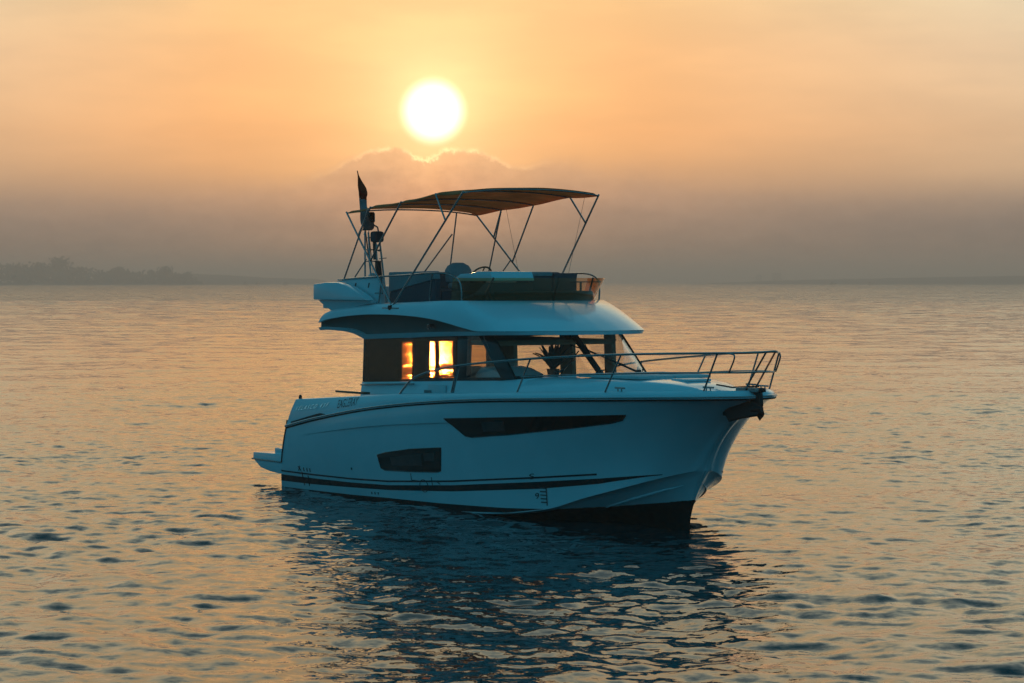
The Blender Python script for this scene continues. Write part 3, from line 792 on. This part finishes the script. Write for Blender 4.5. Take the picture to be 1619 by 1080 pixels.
# dark sill band under the glass
sb = np.array([(x, b, z) for x, b, z in base_hi]); s0 = sb.copy(); s0[:, 1] += .006; s0[:, 2] -= .002; s1 = s0.copy(); s1[:, 2] += .055
k = slice(4, 13); mb = MB(); both_sides(mb, np.stack([s0[k], s1[k], s1[k] - np.array([0, .05, 0])], 1)); mb.out('window_sill', M['black'], Y_)
# windscreen: two curved panes and a centre mullion
top_c = np.array([(x, b, zt(x, b)) for x, b in PT[1:]]); bot_c = np.array([(x, b, zb(x, b)) for x, b in PB[1:]])
TT = along(top_c, 9); BB = along(bot_c, 9)
for s in (-1, 1):
    G = np.stack([BB[:-1] * (1 - f) + TT[:-1] * f for f in (0, .5, 1)], 1); G[..., 1] *= s
    Gi = G.copy(); Gi[..., 0] -= .012
    MB().grid(G).grid(Gi).out('windscreen_pane', M['glass'], Y_, smooth=True)
quad_obj('centre_mullion', [(8.5, -.055, 2.40), (8.5, .055, 2.40), (7.57, .055, 3.13), (7.57, -.055, 3.13)], M['black'], .05, bev=.01)
def wiper(a, b, w=.016):
    a, b = Vector(a), Vector(b); mid = a.lerp(b, .55)
    m = MB().tube([a, mid], [w * 1.5, w * .8], 6).tube([mid, b], [w * .8, w * .6], 6)
    d = (b - a).normalized().cross(Vector((1, 0, .9))).normalized() * .32
    m.tube([b - d * .2 + (b - a).normalized() * .25, b - (b - a) * .75 + d * .1], w * .7, 6)
    m.lathe([(.04, -.02), (.045, .03), (.03, .05)], a, 10); return m.out('wiper', M['black'], Y_)
wiper((8.47, .80, 2.44), (7.92, .02, 2.86)); wiper((8.53, -.08, 2.46), (8.05, -.05, 2.93)); wiper((8.36, -.85, 2.44), (8.10, -.30, 2.68))
# aft bulkhead with its glazed openings
ab = MB()
for y0, y1, z0, z1 in ((-1.42, 1.42, 1.0, 2.17), (-1.42, 1.42, 2.87, 2.98), (-1.42, -.62, 2.17, 2.87), (-.37, 0, 2.17, 2.87), (.14, .22, 2.17, 2.87), (.54, .80, 2.17, 2.87), (1.30, 1.42, 2.17, 2.87)):
    ab.box(2.73, 2.79, y0 + (.001 if z0 > 2 else 0), y1 - (.001 if z0 > 2 else 0), z0, z1)
ab.out('aft_bulkhead', M['wood'], Y_)
for y0, y1 in ((-.62, -.37), (0, .14), (.22, .54), (.80, 1.30)):
    MB().box(2.755, 2.765, y0, y1, 2.17, 2.87).out('door_pane', M['sglass'], Y_)
# saloon
MB().box(2.8, 6.9, -1.36, 1.36, 1.25, 1.30).out('saloon_floor', M['wood'], Y_)
MB().prism([(6.5, 1.3), (6.5, 2.18), (6.9, 2.33), (8.3, 2.36), (8.3, 2.1), (7.2, 1.3)], -1.0, 1.0).out('dashboard', M['head'], Y_, bev=.03)
hd = [(6.30, 2.1), (6.34, 2.40), (6.55, 2.53), (6.85, 2.50), (7.25, 2.40), (7.6, 2.33), (7.6, 2.1)]
MB().prism(hd, -1.22, -.35).out('helm_hood', M['gel_in'], Y_, bev=.04)
MB().box(5.5, 5.62, -1.15, -.6, 1.7, 2.50).box(5.5, 6.0, -1.15, -.6, 1.7, 1.85).out('helm_chair', M['seat'], Y_, bev=.05)
MB().box(3.0, 5.2, .95, 1.34, 1.3, 1.75).box(3.0, 5.2, 1.2, 1.35, 1.7, 2.22).box(2.85, 3.05, .0, 1.35, 1.3, 2.22).out('sofa', M['seat_d'], Y_, bev=.05)
MB().box(3.0, 6.4, -1.36, -.95, 1.3, 2.08).out('galley_unit', M['wood'], Y_, bev=.02)
MB().box(2.80, 7.0, -1.36, 1.36, 2.955, 2.985).out('headliner', M['head'], Y_)
MB().box(6.2, 7.05, -1.3, 1.3, 2.90, 2.954).out('header_beam', M['head'], Y_, bev=.015)

# ---------------- foredeck trunk, sun pad, hatch
xs_ = [7.4, 8.6, 9.3, 10.0, 10.6, 11.1, 11.5, 11.85, 12.05]; hw = [1.38, 1.36, 1.26, 1.10, .93, .74, .55, .32, 0]; zc_ = [2.40, 2.41, 2.42, 2.43, 2.43, 2.41, 2.37, 2.30, 2.24]
T0 = np.array([(xs_[0], hw[0], 0)] + [(x, h, 0) for x, h in zip(xs_, hw)]); G = []
uu = np.linspace(0, 1, 40); qk = np.sqrt(1 - (np.array(xs_) - 7.4) / 4.65)
for u in uu:
    q = 1 - u; x = 7.4 + 4.65 * (1 - q * q); h = float(pchip(qk, hw, q)); z = float(pchip(qk, zc_, q)); zd = float(np.interp(x, dk[:, 0], dk[:, 2]))
    G.append([(x - .0, h + .05, zd + .005), (x, h, zd + (z - zd) * .45), (x - .02 * u, h * .93, zd + (z - zd) * .78), (x - .05 * u, h * .8, z - .028), (x - .08 * u, h * .5, z - .008), (x - .1 * u, 0, z)])
G = np.array(G); mb = MB(); both_sides(mb, G); mb.out('coachroof', M['gel'], Y_, smooth=True, angle=50)
for y0, y1 in ((-.92, -.02), (.02, .92)):
    pts = [(9.05, y0 * .98), (9.05, y1 * .98), (10.6, y1 * (.80 if y1 > .1 else 1)), (10.6, y0 * (.80 if y0 < -.1 else 1))]
    m = MB().prism(pts, 2.418, 2.475, ax='z')
    pad = m.out('sun_pad', M['cushion'], Y_, bev=.025)
    for k in range(5):
        x = 9.3 + .26 * k; MB().box(x - .006, x + .006, y0 * .82 + (.02 if y0 < -.1 else .03), y1 * .82 - (.02 if y1 > .1 else .03), 2.474, 2.478).out('seam', M['seat'], pad)
MB().prism([(10.85, -.28), (10.85, .28), (11.25, .24), (11.25, -.24)], 2.395, 2.435, ax='z').out('deck_hatch', M['gel_in'], Y_, bev=.012)
for x, y in ((10.9, -1.34), (12.2, -.55)):
    z = float(np.interp(x, CAP[:, 0], CAP[:, 2])) + .012
    for s in (1, -1):
        MB().tube([(x - .13, s * y, z + .055), (x + .13, s * y, z + .055)], .016, 6).tube([(x - .05, s * y, z), (x - .05, s * y, z + .055)], .012, 6).tube([(x + .05, s * y, z), (x + .05, s * y, z + .055)], .012, 6).out('cleat', M['steel'], Y_, smooth=True)

# ---------------- hard top / flybridge moulding
# stations: eave, lip, arc (upper edge of the side panel), top edge; side then round the front
ST = [((1.47, 1.66, 3.085), (1.45, 1.69, 3.14), (1.52, 1.73, 3.23), (1.92, 1.66, 3.45)),
      ((1.8, 1.66, 3.095), (1.8, 1.69, 3.155), (1.8, 1.745, 3.285), (2.05, 1.66, 3.475)),
      ((2.25, 1.65, 3.085), (2.25, 1.68, 3.15), (2.25, 1.75, 3.335), (2.35, 1.66, 3.505)),
      ((2.65, 1.63, 3.05), (2.65, 1.67, 3.125), (2.65, 1.75, 3.37), (2.7, 1.65, 3.535)),
      ((2.95, 1.61, 2.98), (2.95, 1.66, 3.07), (2.95, 1.75, 3.388), (2.98, 1.65, 3.555)),
      ((3.1, 1.60, 2.945), (3.12, 1.65, 3.035), (3.15, 1.75, 3.397), (3.15, 1.65, 3.57)),
      ((3.6, 1.60, 2.965), (3.6, 1.65, 3.05), (3.6, 1.75, 3.412), (3.6, 1.64, 3.60)),
      ((4.2, 1.60, 2.985), (4.2, 1.65, 3.07), (4.2, 1.75, 3.415), (4.2, 1.62, 3.63)),
      ((4.9, 1.60, 3.01), (4.9, 1.65, 3.095), (4.9, 1.745, 3.40), (4.85, 1.61, 3.65)),
      ((5.6, 1.60, 3.04), (5.6, 1.65, 3.12), (5.6, 1.735, 3.36), (5.4, 1.60, 3.665)),
      ((6.2, 1.60, 3.06), (6.2, 1.65, 3.135), (6.2, 1.71, 3.285), (5.8, 1.59, 3.675)),
      ((6.7, 1.60, 3.075), (6.7, 1.65, 3.145), (6.7, 1.675, 3.205), (6.1, 1.575, 3.68)),
      ((7.1, 1.59, 3.085), (7.1, 1.64, 3.152), (7.1, 1.645, 3.158), (6.3, 1.54, 3.68)),
      ((7.45, 1.53, 3.095), (7.46, 1.57, 3.157), (7.46, 1.572, 3.163), (6.5, 1.44, 3.68)),
      ((7.8, 1.36, 3.10), (7.82, 1.39, 3.16), (7.82, 1.39, 3.166), (6.7, 1.23, 3.68)),
      ((8.08, 1.1, 3.105), (8.10, 1.12, 3.163), (8.10, 1.12, 3.169), (6.9, .95, 3.68)),
      ((8.3, .75, 3.105), (8.32, .76, 3.165), (8.32, .76, 3.171), (7.05, .62, 3.68)),
      ((8.42, .38, 3.105), (8.44, .38, 3.165), (8.44, .38, 3.171), (7.12, .31, 3.68)),
      ((8.46, 0, 3.105), (8.48, 0, 3.165), (8.48, 0, 3.171), (7.15, 0, 3.68))]
ST = np.array(ST); nS = len(ST); tS = np.arange(nS); tF = np.linspace(0, nS - 1, 90)
SF = np.stack([[pchip(tS, ST[:, r, c], tF) for c in range(3)] for r in range(4)], 0).transpose(2, 0, 1)      # stations x rows x 3
eave, lip, arc, tope = SF[:, 0], SF[:, 1], SF[:, 2], SF[:, 3]
ins = np.clip((arc[:, 2] - lip[:, 2] - .02) / .12, 0, 1)[:, None]
inn = np.array([[0, 1.0, 0]]) * .10 * ins
lip_i, arc_i = lip - inn - np.array([0, 0, .0]), arc - inn * 1.15
def blow(f, amt):
    p = arc * (1 - f) + tope * f
    front = np.clip((tF - 11) / 3, 0, 1)
    p[:, 2] += amt * 4 * f * (1 - f) * (.055 - .03 * front); p[:, 1] += amt * 4 * f * (1 - f) * .02 * np.clip((nS - 1 - tF) / 2, 0, 1); p[:, 0] += amt * 4 * f * (1 - f) * .02 * front
    return p
ctr = eave.copy(); ctr[:, 1] = 0; flo = tope.copy(); flo[:, 1] = np.maximum(0, tope[:, 1] - .08); flo2 = flo.copy(); flo2[:, 2] -= .06; flc = flo2.copy(); flc[:, 1] = 0
flo[-1, 0] -= .08; flo2[-1, 0] -= .08; flc[-1, 0] -= .08
mb = MB(); both_sides(mb, np.stack([ctr, eave, lip, lip_i], 1)); both_sides(mb, np.stack([arc_i, arc] + [blow(f, 1) for f in (.2, .4, .6, .8)] + [tope, flo, flo2, flc], 1))
for a in (lip, ):
    col_ = [ctr[0], eave[0], lip[0], lip_i[0], arc_i[0], arc[0], blow(.5, 1)[0], tope[0], flo[0], flo2[0], flc[0]]
    both_sides(mb, np.stack([np.array(col_), np.array(col_) * np.array([1, 0, 1])], 1))
mb.out('hard_top', M['gel'], Y_, smooth=True, angle=30)
mb = MB(); kk = slice(0, 62); both_sides(mb, np.stack([lip_i[kk], (lip_i * .5 + arc_i * .5)[kk] - np.array([0, .02, 0]), arc_i[kk]], 1)); mb.out('side_panel', M['panel'], Y_, smooth=True)
for s in (-1, 1):
    lp = MB().tube([(5.54, s * 1.60, 3.215), (5.54, s * 1.70, 3.215)], [.05, .05], 14).out('courtesy_light', M['steel'], Y_, smooth=True)
    MB().tube([(5.54, s * 1.69, 3.215), (5.54, s * 1.708, 3.215)], .035, 14).out('lens', M['black'], lp, smooth=True)
    MB().box(3.95, 4.55, s * 1.70 - .03, s * 1.70 + .03, 3.52, 3.545).out('bimini_mount', M['steel'], Y_, bev=.006)
    MB().tube([(4.24, s * 1.62, 3.56), (4.24, s * 1.75, 3.54)], .045, 10).out('pivot_boss', M['black'], Y_, smooth=True)

# ---------------- flybridge
pod = [(1.45, 3.97), (1.44, 3.665), (3.52, 3.665), (3.25, 3.78), (2.97, 3.87), (2.72, 3.95), (2.4, 4.0), (1.95, 4.005)]
und = [(1.46, 3.664), (1.60, 3.60), (1.98, 3.46), (3.5, 3.61), (3.52, 3.664)]
inr = [(1.93, 3.5), (1.93, 4.02), (2.4, 4.065), (2.9, 4.095), (3.58, 4.11), (3.58, 3.6)]
for s in (-1, 1):
    a, b = sorted((s * 1.80, s * 1.60)); MB().prism(pod, a, b).out('fly_coaming', M['gel'], Y_, bev=.035)
    a, b = sorted((s * 1.70, s * 1.59)); MB().prism(und, a, b).out('coaming_flare', M['gel'], Y_, bev=.012)
    a, b = sorted((s * 1.55, s * 1.47)); ip = MB().prism(inr, a, b).out('inner_coaming', M['gel_in'], Y_, bev=.015)
    for x in (2.62, 3.12): MB().prism([(x, 3.90), (x + .035, 3.99), (x + .075, 3.99), (x + .04, 3.90)], s * 1.553 - .002, s * 1.553 + .002).out('slot', M['rubber'], ip)
MB().box(1.46, 1.62, -1.6, 1.6, 3.5, 3.93).out('aft_coaming', M['gel'], Y_, bev=.03)
sb_ = MB().prism([(3.66, 3.82), (3.66, 4.19), (5.25, 4.205), (5.28, 4.06)], -1.42, -1.28).out('settee_back', M['seat'], Y_, bev=.025)
MB().prism([(3.66, 3.62), (3.66, 3.815), (5.28, 4.055), (5.30, 3.62)], -1.40, -1.28).out('settee_shade', M['seat_d'], Y_, bev=.01)  # dark lower piece: slanted shade on the settee, put into shape and colour
MB().box(3.68, 5.3, -1.27, -.75, 3.6, 3.86).out('settee_seat', M['seat_d'], Y_, bev=.04)
MB().box(2.0, 2.2, -.25, 1.3, 3.62, 4.2).box(2.2, 2.7, -.25, 1.3, 3.62, 3.88).out('aft_bench', M['seat_d'], Y_, bev=.04)
# helm chair with rounded back
hc = MB(); prof = [(-.02, 3.95), (-.23, 4.0), (-.25, 4.22), (-.19, 4.31), (-.08, 4.36), (.08, 4.36), (.19, 4.31), (.25, 4.22), (.23, 4.0)]
hc.prism([(y - .62, z) for y, z in prof], 4.72, 4.90, ax='x').box(4.85, 5.25, -.88, -.36, 3.88, 3.99)
ch_ = hc.out('helm_seat', M['seat'], Y_, bev=.05); MB().lathe([(.2, 3.62), (.06, 3.66), (.055, 3.9)], (5.0, -.62, 0), 14).out('pedestal', M['steel'], ch_, smooth=True)
MB().box(5.4, 6.52, -1.01, -.11, 3.62, 4.0).out('console_base', M['seat_d'], Y_, bev=.02)
con = MB().prism([(5.17, 3.98), (5.32, 4.08), (5.5, 4.155), (5.9, 4.17), (6.1, 4.20), (6.5, 4.195), (6.58, 4.03), (6.5, 4.02), (5.3, 4.02)], -1.0, -.12).out('helm_console', M['gel'], Y_, bev=.035)
MB().prism([(5.4, 4.118), (5.5, 4.162), (5.85, 4.176), (5.85, 4.168), (5.5, 4.15)], -.9, -.25).out('instrument_panel', M['black'], con)
wh = MB(); cw = Vector((5.42, -.52, 4.12)); ax = Vector((-.75, 0, .66)); e1_ = Vector((0, 1, 0)); e2_ = ax.cross(e1_).normalized()
wh.tube([cw + (e1_ * math.cos(a) + e2_ * math.sin(a)) * .21 for a in np.linspace(0, 2 * math.pi, 25)], .017, 6)
for a in (0.5, 2.6, 4.7): wh.tube([cw, cw + (e1_ * math.cos(a) + e2_ * math.sin(a)) * .2], .012, 5)
wh.tube([cw, cw - ax.normalized() * .12], .03, 8); wh.out('steering_wheel', M['wood'], Y_, smooth=True)
MB().box(4.65, 5.6, .92, 1.1, 3.62, 4.19).box(4.65, 5.6, .4, .92, 3.62, 3.9).out('companion_seat', M['seat_d'], Y_, bev=.04)
MB().box(5.62, 6.28, .5, 1.0, 3.62, 4.17).out('wet_bar', M['seat_d'], Y_, bev=.03)
MB().box(5.9, 6.3, -.08, .44, 3.62, 4.10).out('forward_seat', M['seat_d'], Y_, bev=.03); MB().box(4.6, 6.3, -.1, .46, 4.105, 4.19).out('seat_cover', M['seat'], Y_, bev=.03)
sp = [(5.7, -1.32), (6.25, -1.2), (6.62, -.85), (6.84, -.4), (6.9, 0), (6.84, .4), (6.72, .85), (6.5, 1.2), (6.0, 1.3), (6.0, .6), (6.6, .3), (6.6, -.6), (5.7, -1.05)]
MB().prism(sp, 3.60, 3.85, ax='z').out('fly_sun_pad', M['seat_d'], Y_, bev=.035)
tb = MB().box(6.0, 6.55, .85, 1.35, 4.0, 4.02).out('fly_table', M['wood'], Y_, bev=.006); MB().tube([(6.25, 1.1, 3.62), (6.25, 1.1, 4.0)], .022, 8).out('table_leg', M['steel'], tb, smooth=True)
# smoked windscreen wrapped round the front of the flybridge, leaning forward
wp = [(5.85, 1.42), (6.2, 1.38), (6.45, 1.25), (6.68, .98), (6.88, .62), (6.98, .3), (7.01, 0)]
W0 = along(smooth_path([(x, b, 3.69) for x, b in wp], 4), 20); lean = np.array([(.31 * min(1, (1.5 - b) / .2), .03 * (b > .2), .39) for _, b, _ in W0])
W1 = W0 + lean; mb = MB()
for off in (0, .008):
    G = np.stack([W0, W0 * .5 + W1 * .5, W1], 1); G[..., 0] -= off; both_sides(mb, G)
ws = mb.out('fly_windscreen', M['smoke'], Y_, smooth=True)
for s in (-1, 1):
    for (x0, b0), (x1, b1) in (((6.45, 1.12), (6.72, 1.06)), ((7.0, .0), (7.2, .0))):
        MB().tube([(x0 - .02, s * b0, 3.68), (x1 - .02, s * b1, 4.08)], .02, 6).out('screen_strut', M['black'], ws)
        if b0 == 0: break
def rail(name, pts, r, mat=None, n=6, smooth_it=True):
    P = smooth_path(pts, n) if smooth_it else pts
    return MB().tube(P, r, 8).out(name, mat or M['steel'], Y_, smooth=True)
for s in (-1, 1):
    f = (lambda L: L) if s < 0 else mir
    rail('fly_rail', f([(2.0, -1.56, 4.045), (2.82, -1.56, 4.085), (3.7, -1.56, 4.11), (4.45, -1.55, 4.13), (5.34, -1.54, 4.165), (5.9, -1.52, 4.15), (6.22, -1.50, 4.05), (6.30, -1.48, 3.9), (6.3, -1.47, 3.68)]), .016)
    for x, zz in ((3.66, 4.11), (5.45, 4.16)): rail('rail_post', f([(x, -1.56, zz), (x - .12, -1.56, 3.62)]), .013, smooth_it=False)
    rail('gate_bar', f([(3.4, -1.56, 3.80), (3.66, -1.55, 3.80)]), .012, smooth_it=False)

# ---------------- bimini
XB = [2.13, 3.05, 4.18, 5.38, 6.32]; ZB = [5.335, 5.42, 5.485, 5.595, 5.60]
G = []
for i in range(61):
    x = 2.13 + (6.32 - 2.13) * i / 60; z = float(pchip(XB, ZB, x)); 
    k = np.searchsorted(XB, x) - 1; k = min(max(k, 0), 3); f = (x - XB[k]) / (XB[k + 1] - XB[k]); sag = .025 * 4 * f * (1 - f)
    row = []
    for j in range(25):
        y = -1.45 + 2.9 * j / 24; e = abs(y) / 1.45
        row.append((x, y * (1 - .03 * 4 * f * (1 - f) * e**4), z + .085 * (1 - e**2.4) - sag * (1 - .3 * e) - (.035 if j in (0, 24) else 0) + .006 * math.sin(x * 9 + y * 4) * (1 - e)))
    G.append(row)
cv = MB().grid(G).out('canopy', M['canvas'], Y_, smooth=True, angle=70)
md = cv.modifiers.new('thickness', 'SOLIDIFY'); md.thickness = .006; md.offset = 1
for k, (x, z) in enumerate(zip(XB, ZB)):
    P = [(x, y, z - .025 + .085 * (1 - (abs(y) / 1.45)**2.4)) for y in np.linspace(-1.45, 1.45, 15)]
    MB().tube(P, .014, 8).out('canopy_bow', M['steel'], Y_, smooth=True)
def pole(a, b, r=.017): MB().tube([a, b], r, 8).out('canopy_pole', M['steel'], Y_, smooth=True)
for s in (-1, 1):
    pv = (4.24, s * 1.68, 3.56); aft = (2.13, s * 1.45, 5.33); fwd = (6.32, s * 1.45, 5.595)
    L = lambda a, b, f: tuple(Vector(a).lerp(Vector(b), f))
    elbow = (4.42, s * 1.68, 3.70)
    MB().tube([pv, elbow, fwd], .018, 8).out('canopy_pole', M['steel'], Y_, smooth=True)
    pole(pv, aft, .018)
    pole((3.05, s * 1.45, 5.41), L(pv, aft, .74)); pole((4.18, s * 1.45, 5.475), L(pv, aft, .47)); pole((5.38, s * 1.45, 5.585), L(pv, fwd, .755))
    pole((2.31, s * 1.60, 4.07), (3.0, s * 1.47, 5.36), .015)
    pole((3.15, s * 1.60, 4.43), (2.72, s * 1.6, 4.10), .013)
pole((2.14, 1.0, 5.37), (1.76, 1.0, 3.7), .015); pole((1.97, 1.0, 4.94), (1.94, .3, 4.1), .015)
for a, b in (((3.3, 1.40, 5.40), (3.75, 1.5, 3.7)), ((5.95, 1.40, 5.58), (5.1, 1.5, 3.7))): MB().tube([a, b], .004, 4).out('stay_line', M['cord'], Y_)

# ---------------- mast on the aft flybridge
mast = MB()
bx, by = 2.28, -.9
for dx, dy in ((-.12, -.16), (-.12, .16), (.14, -.16), (.14, .16)):
    mast.tube([(bx + dx, by + dy, 3.6), (bx + dx * .7 - .1, by + dy * .8, 4.5), (bx - .15 + dx * .5, by + dy * .7, 4.95)], .018, 8)
mast.tube([(bx - .22, by - .12, 4.9), (bx - .2, by - .1, 5.05), (bx - .16, by, 5.12), (bx - .1, by + .1, 5.05), (bx - .07, by + .12, 4.9)], .017, 8)
for z, k in ((4.4, .8), (4.62, .72), (4.85, .6)):
    mast.tube([(bx - .12 * k - .08, by - .15 * k, z), (bx - .12 * k - .08, by + .15 * k, z), (bx + .14 * k - .08, by + .15 * k, z), (bx + .14 * k - .08, by - .15 * k, z), (bx - .12 * k - .08, by - .15 * k, z)], .011, 6)
mt = mast.out('light_mast', M['steel'], Y_, smooth=True, angle=60)
MB().lathe([(.055, 0), (.07, .02), (.07, .17), (.05, .2)], (bx - .16, by, 5.14), 14).out('navigation_light', M['black'], mt, smooth=True)
MB().prism([(2.30, 4.28), (2.30, 4.42), (2.40, 4.40), (2.46, 4.08), (2.38, 4.08)], -.93, -.85).out('mast_fairing', M['navy'], mt, bev=.012)
MB().box(2.26, 2.48, -1.02, -.82, 4.76, 4.97).out('loudhailer', M['seat_d'], mt, bev=.05)
MB().tube([(2.36, -.92, 4.72), (2.36, -.92, 4.62), (2.46, -.92, 4.6)], .018, 6).out('bracket', M['steel'], mt)
MB().tube([(2.33, -.95, 4.43), (2.30, -.95, 4.9)], .028, 8).out('antenna_base', M['black'], mt, smooth=True)
MB().tube([(2.2, -.9, 4.1), (1.97, -.9, 5.2)], .008, 6).tube([(2.34, -.85, 4.45), (2.60, -.85, 4.46)], .008, 5).out('antenna', M['steel'], mt)
MB().tube([(2.22, -.98, 4.2), (1.98, -.98, 5.2), (1.72, -.98, 6.14)], [.014, .012, .009], 8).out('flag_staff', M['wood'], mt, smooth=True)
MB().lathe([(.08, 4.11), (.09, 4.14), (.05, 4.18)], (2.0, -.8, 0), 12).tube([(1.9, -.8, 4.165), (2.1, -.8, 4.165)], .012, 6).out('mast_foot', M['gel_in'], mt)
MB().lathe([(.04, 4.1), (.06, 4.15), (.03, 4.18)], (2.95, -.9, 0), 10).out('mooring_light', M['black'], Y_, smooth=True)

# ---------------- bow rail
TR = [(5.0, 1.97, 2.0), (5.16, 1.97, 2.12), (5.5, 1.965, 2.31), (6.12, 1.95, 2.455), (6.93, 1.94, 2.565), (8.0, 1.90, 2.66), (9.0, 1.82, 2.735), (10.0, 1.67, 2.80), (10.9, 1.44, 2.845), (11.7, 1.11, 2.875), (12.3, .77, 2.89), (12.75, .42, 2.90), (13.0, .22, 2.915)]
MR = [(8.78, 1.85, 2.43), (9.6, 1.74, 2.475), (10.4, 1.57, 2.515), (11.2, 1.30, 2.55), (11.9, .95, 2.575), (12.4, .62, 2.585), (12.72, .34, 2.59), (12.88, .12, 2.60), (12.92, 0, 2.60)]
for s in (-1, 1):
    f = (lambda L: [(x, -b, z) for x, b, z in L]) if s < 0 else (lambda L: list(L))
    rail('top_rail', f(TR[:-1] + [(12.98, .20, 2.91), (13.14, .07, 2.925), (13.19, 0, 2.93)]), .019); rail('mid_rail', f(MR), .014)
    for (x0, b0, z0), (x1, b1, z1) in (((6.70, 1.93, 2.09), (6.91, 1.94, 2.56)), ((6.76, 1.93, 2.09), (6.97, 1.94, 2.565)), ((8.62, 1.82, 2.165), (9.02, 1.82, 2.735)), ((10.66, 1.46, 2.235), (11.02, 1.40, 2.85)), ((12.22, .66, 2.28), (12.52, .62, 2.89)), ((12.54, .10, 2.29), (13.08, .09, 2.92))):
        rail('stanchion', f([(x0, b0, z0), (x1, b1, z1)]), .015, smooth_it=False)
    rail('gate_end', f([(12.55, .58, 2.895), (12.72, .47, 2.88), (12.74, .46, 2.80), (12.62, .47, 2.59)]), .014)
# bow roller
br = MB().box(12.3, 12.86, -.085, -.065, 2.28, 2.345).box(12.3, 12.86, .065, .085, 2.28, 2.345).box(12.3, 12.8, -.064, .064, 2.28, 2.30).out('bow_roller', M['steel'], Y_, bev=.006)
MB().tube([(12.8, -.064, 2.31), (12.8, .064, 2.31)], .04, 12).out('roller_wheel', M['rubber'], br, smooth=True)
MB().tube([(11.7, -.0, 2.36), (12.1, 0, 2.33), (12.78, 0, 2.37)], .014, 6).out('anchor_chain', M['anch'], br)

# ---------------- things carried by the yacht
rz = R(-57)
def boat_to_world(p):
    v = Matrix.Rotation(rz, 3, 'Z') @ Vector(p); return v + Vector((-3.081, 50.072, 0))
a0 = Vector((12.5, 0, 1.75))
an = thing('anchor', 'dark steel plough anchor stowed under the bow roller against the stem', 'anchor', boat_to_world(a0), rz)
sub = lambda L: [tuple(Vector(p) - a0) for p in L]
shk = MB().prism([(p[0] - a0.x, p[1] - a0.z) for p in [(12.42, 2.03), (12.5, 2.2), (12.72, 2.30), (12.84, 2.27), (12.86, 2.08), (12.80, 1.93), (12.70, 2.06)]], -.035, .035).out('shank', M['anch'], an, bev=.01)
fl = MB()
for s in (-1, 1):
    P = sub([(12.84, 0, 2.06), (12.82, s * .07, 1.90), (12.62, s * .20, 1.86), (12.42, s * .31, 1.80), (12.28, s * .30, 1.95), (12.5, s * .12, 2.12)])
    P2 = [tuple(Vector(p) + Vector((.02, 0, .035))) for p in P]
    fl.add(P + P2, [(0, 1, 2, 5), (2, 3, 4, 5), (6, 7, 8, 11), (8, 9, 10, 11)] + [(i, (i + 1) % 6, 6 + (i + 1) % 6, 6 + i) for i in range(6)])
fl.out('fluke', M['anch'], an)
MB().tube(sub([(12.28, -.30, 1.93), (12.28, .30, 1.93)]), .035, 10).tube(sub([(12.7, -.08, 2.0), (12.86, 0, 2.02)]), .06, 10).out('crown_bar', M['anch'], an, smooth=True)

f0 = Vector((1.74, -.98, 6.10))
fg = thing('flag', 'limp red and white flag hanging from the raked staff above the bimini', 'flag', boat_to_world(f0), rz)
prof_f = [(0, .00, .02), (.06, .03, .05), (.15, .10, .09), (.27, .22, .11), (.36, .29, .10), (.44, .20, .09), (.55, .16, .12), (.68, .20, .15), (.80, .29, .15), (.92, .30, .14), (.98, .22, .12), (1.0, .12, .1)]
def flag_part(name, t0, t1, mat):
    G = []
    for i in range(19):
        t = t0 + (t1 - t0) * i / 18; row = []
        w = np.interp(t, [p[0] for p in prof_f], [p[1] for p in prof_f]) ; sx = .26 * t * 1.0
        for j in range(13):
            u = j / 12
            row.append((sx + w * (u * 1.15 - .25 - .35 * max(0, t - .45)), .08 * math.sin(u * 11 + t * 3) * min(1, t * 4) * (.4 + u), -1.02 * t - .10 * u * t + .02 * math.sin(u * 7)))
        G.append(row)
    o = MB().grid(G).out(name, mat, fg, smooth=True)
    md = o.modifiers.new('thickness', 'SOLIDIFY'); md.thickness = .004
flag_part('red_half', 0, .47, M['red']); flag_part('white_half', .47, 1, M['white'])

p0 = Vector((6.62, .25, 2.34))
pl = thing('potted_plant', 'spiky agave plant in a pot behind the windscreen', 'plant', boat_to_world(p0), rz)
pl.rotation_euler[2] += .4
pot = MB().lathe([(.07, 0), (.10, .02), (.115, .10), (.12, .12), (.10, .12), (.095, .10)], (0, 0, 0), 16).out('pot', M['pot'], pl, smooth=True)
rs = random.Random(3)
for k in range(17):
    a = k * 2.4 + rs.uniform(-.2, .2); tilt = R(14 + 62 * (k / 17)); Ln = rs.uniform(.46, .64); w = .055; G = []
    d = Vector((math.cos(a), math.sin(a), 0)); sd = Vector((-math.sin(a), math.cos(a), 0)); p = Vector((0, 0, .09)) + d * .02; th = tilt * .6
    for i in range(9):
        f = i / 8; ww = w * (1 - f)**.8 * (.6 + 1.0 * min(1, f * 3)) + .001; th = tilt * (.6 + .6 * f)
        up = Vector((0, 0, 1)) * math.sin(th) * .02
        G.append([p - sd * ww + up, p - d * .004, p + sd * ww + up]); p = p + (d * math.sin(th) + Vector((0, 0, 1)) * math.cos(th)) * Ln / 8
    o = MB().grid(G).out('leaf', M['leaf'], pl, smooth=True); md = o.modifiers.new('thickness', 'SOLIDIFY'); md.thickness = .008
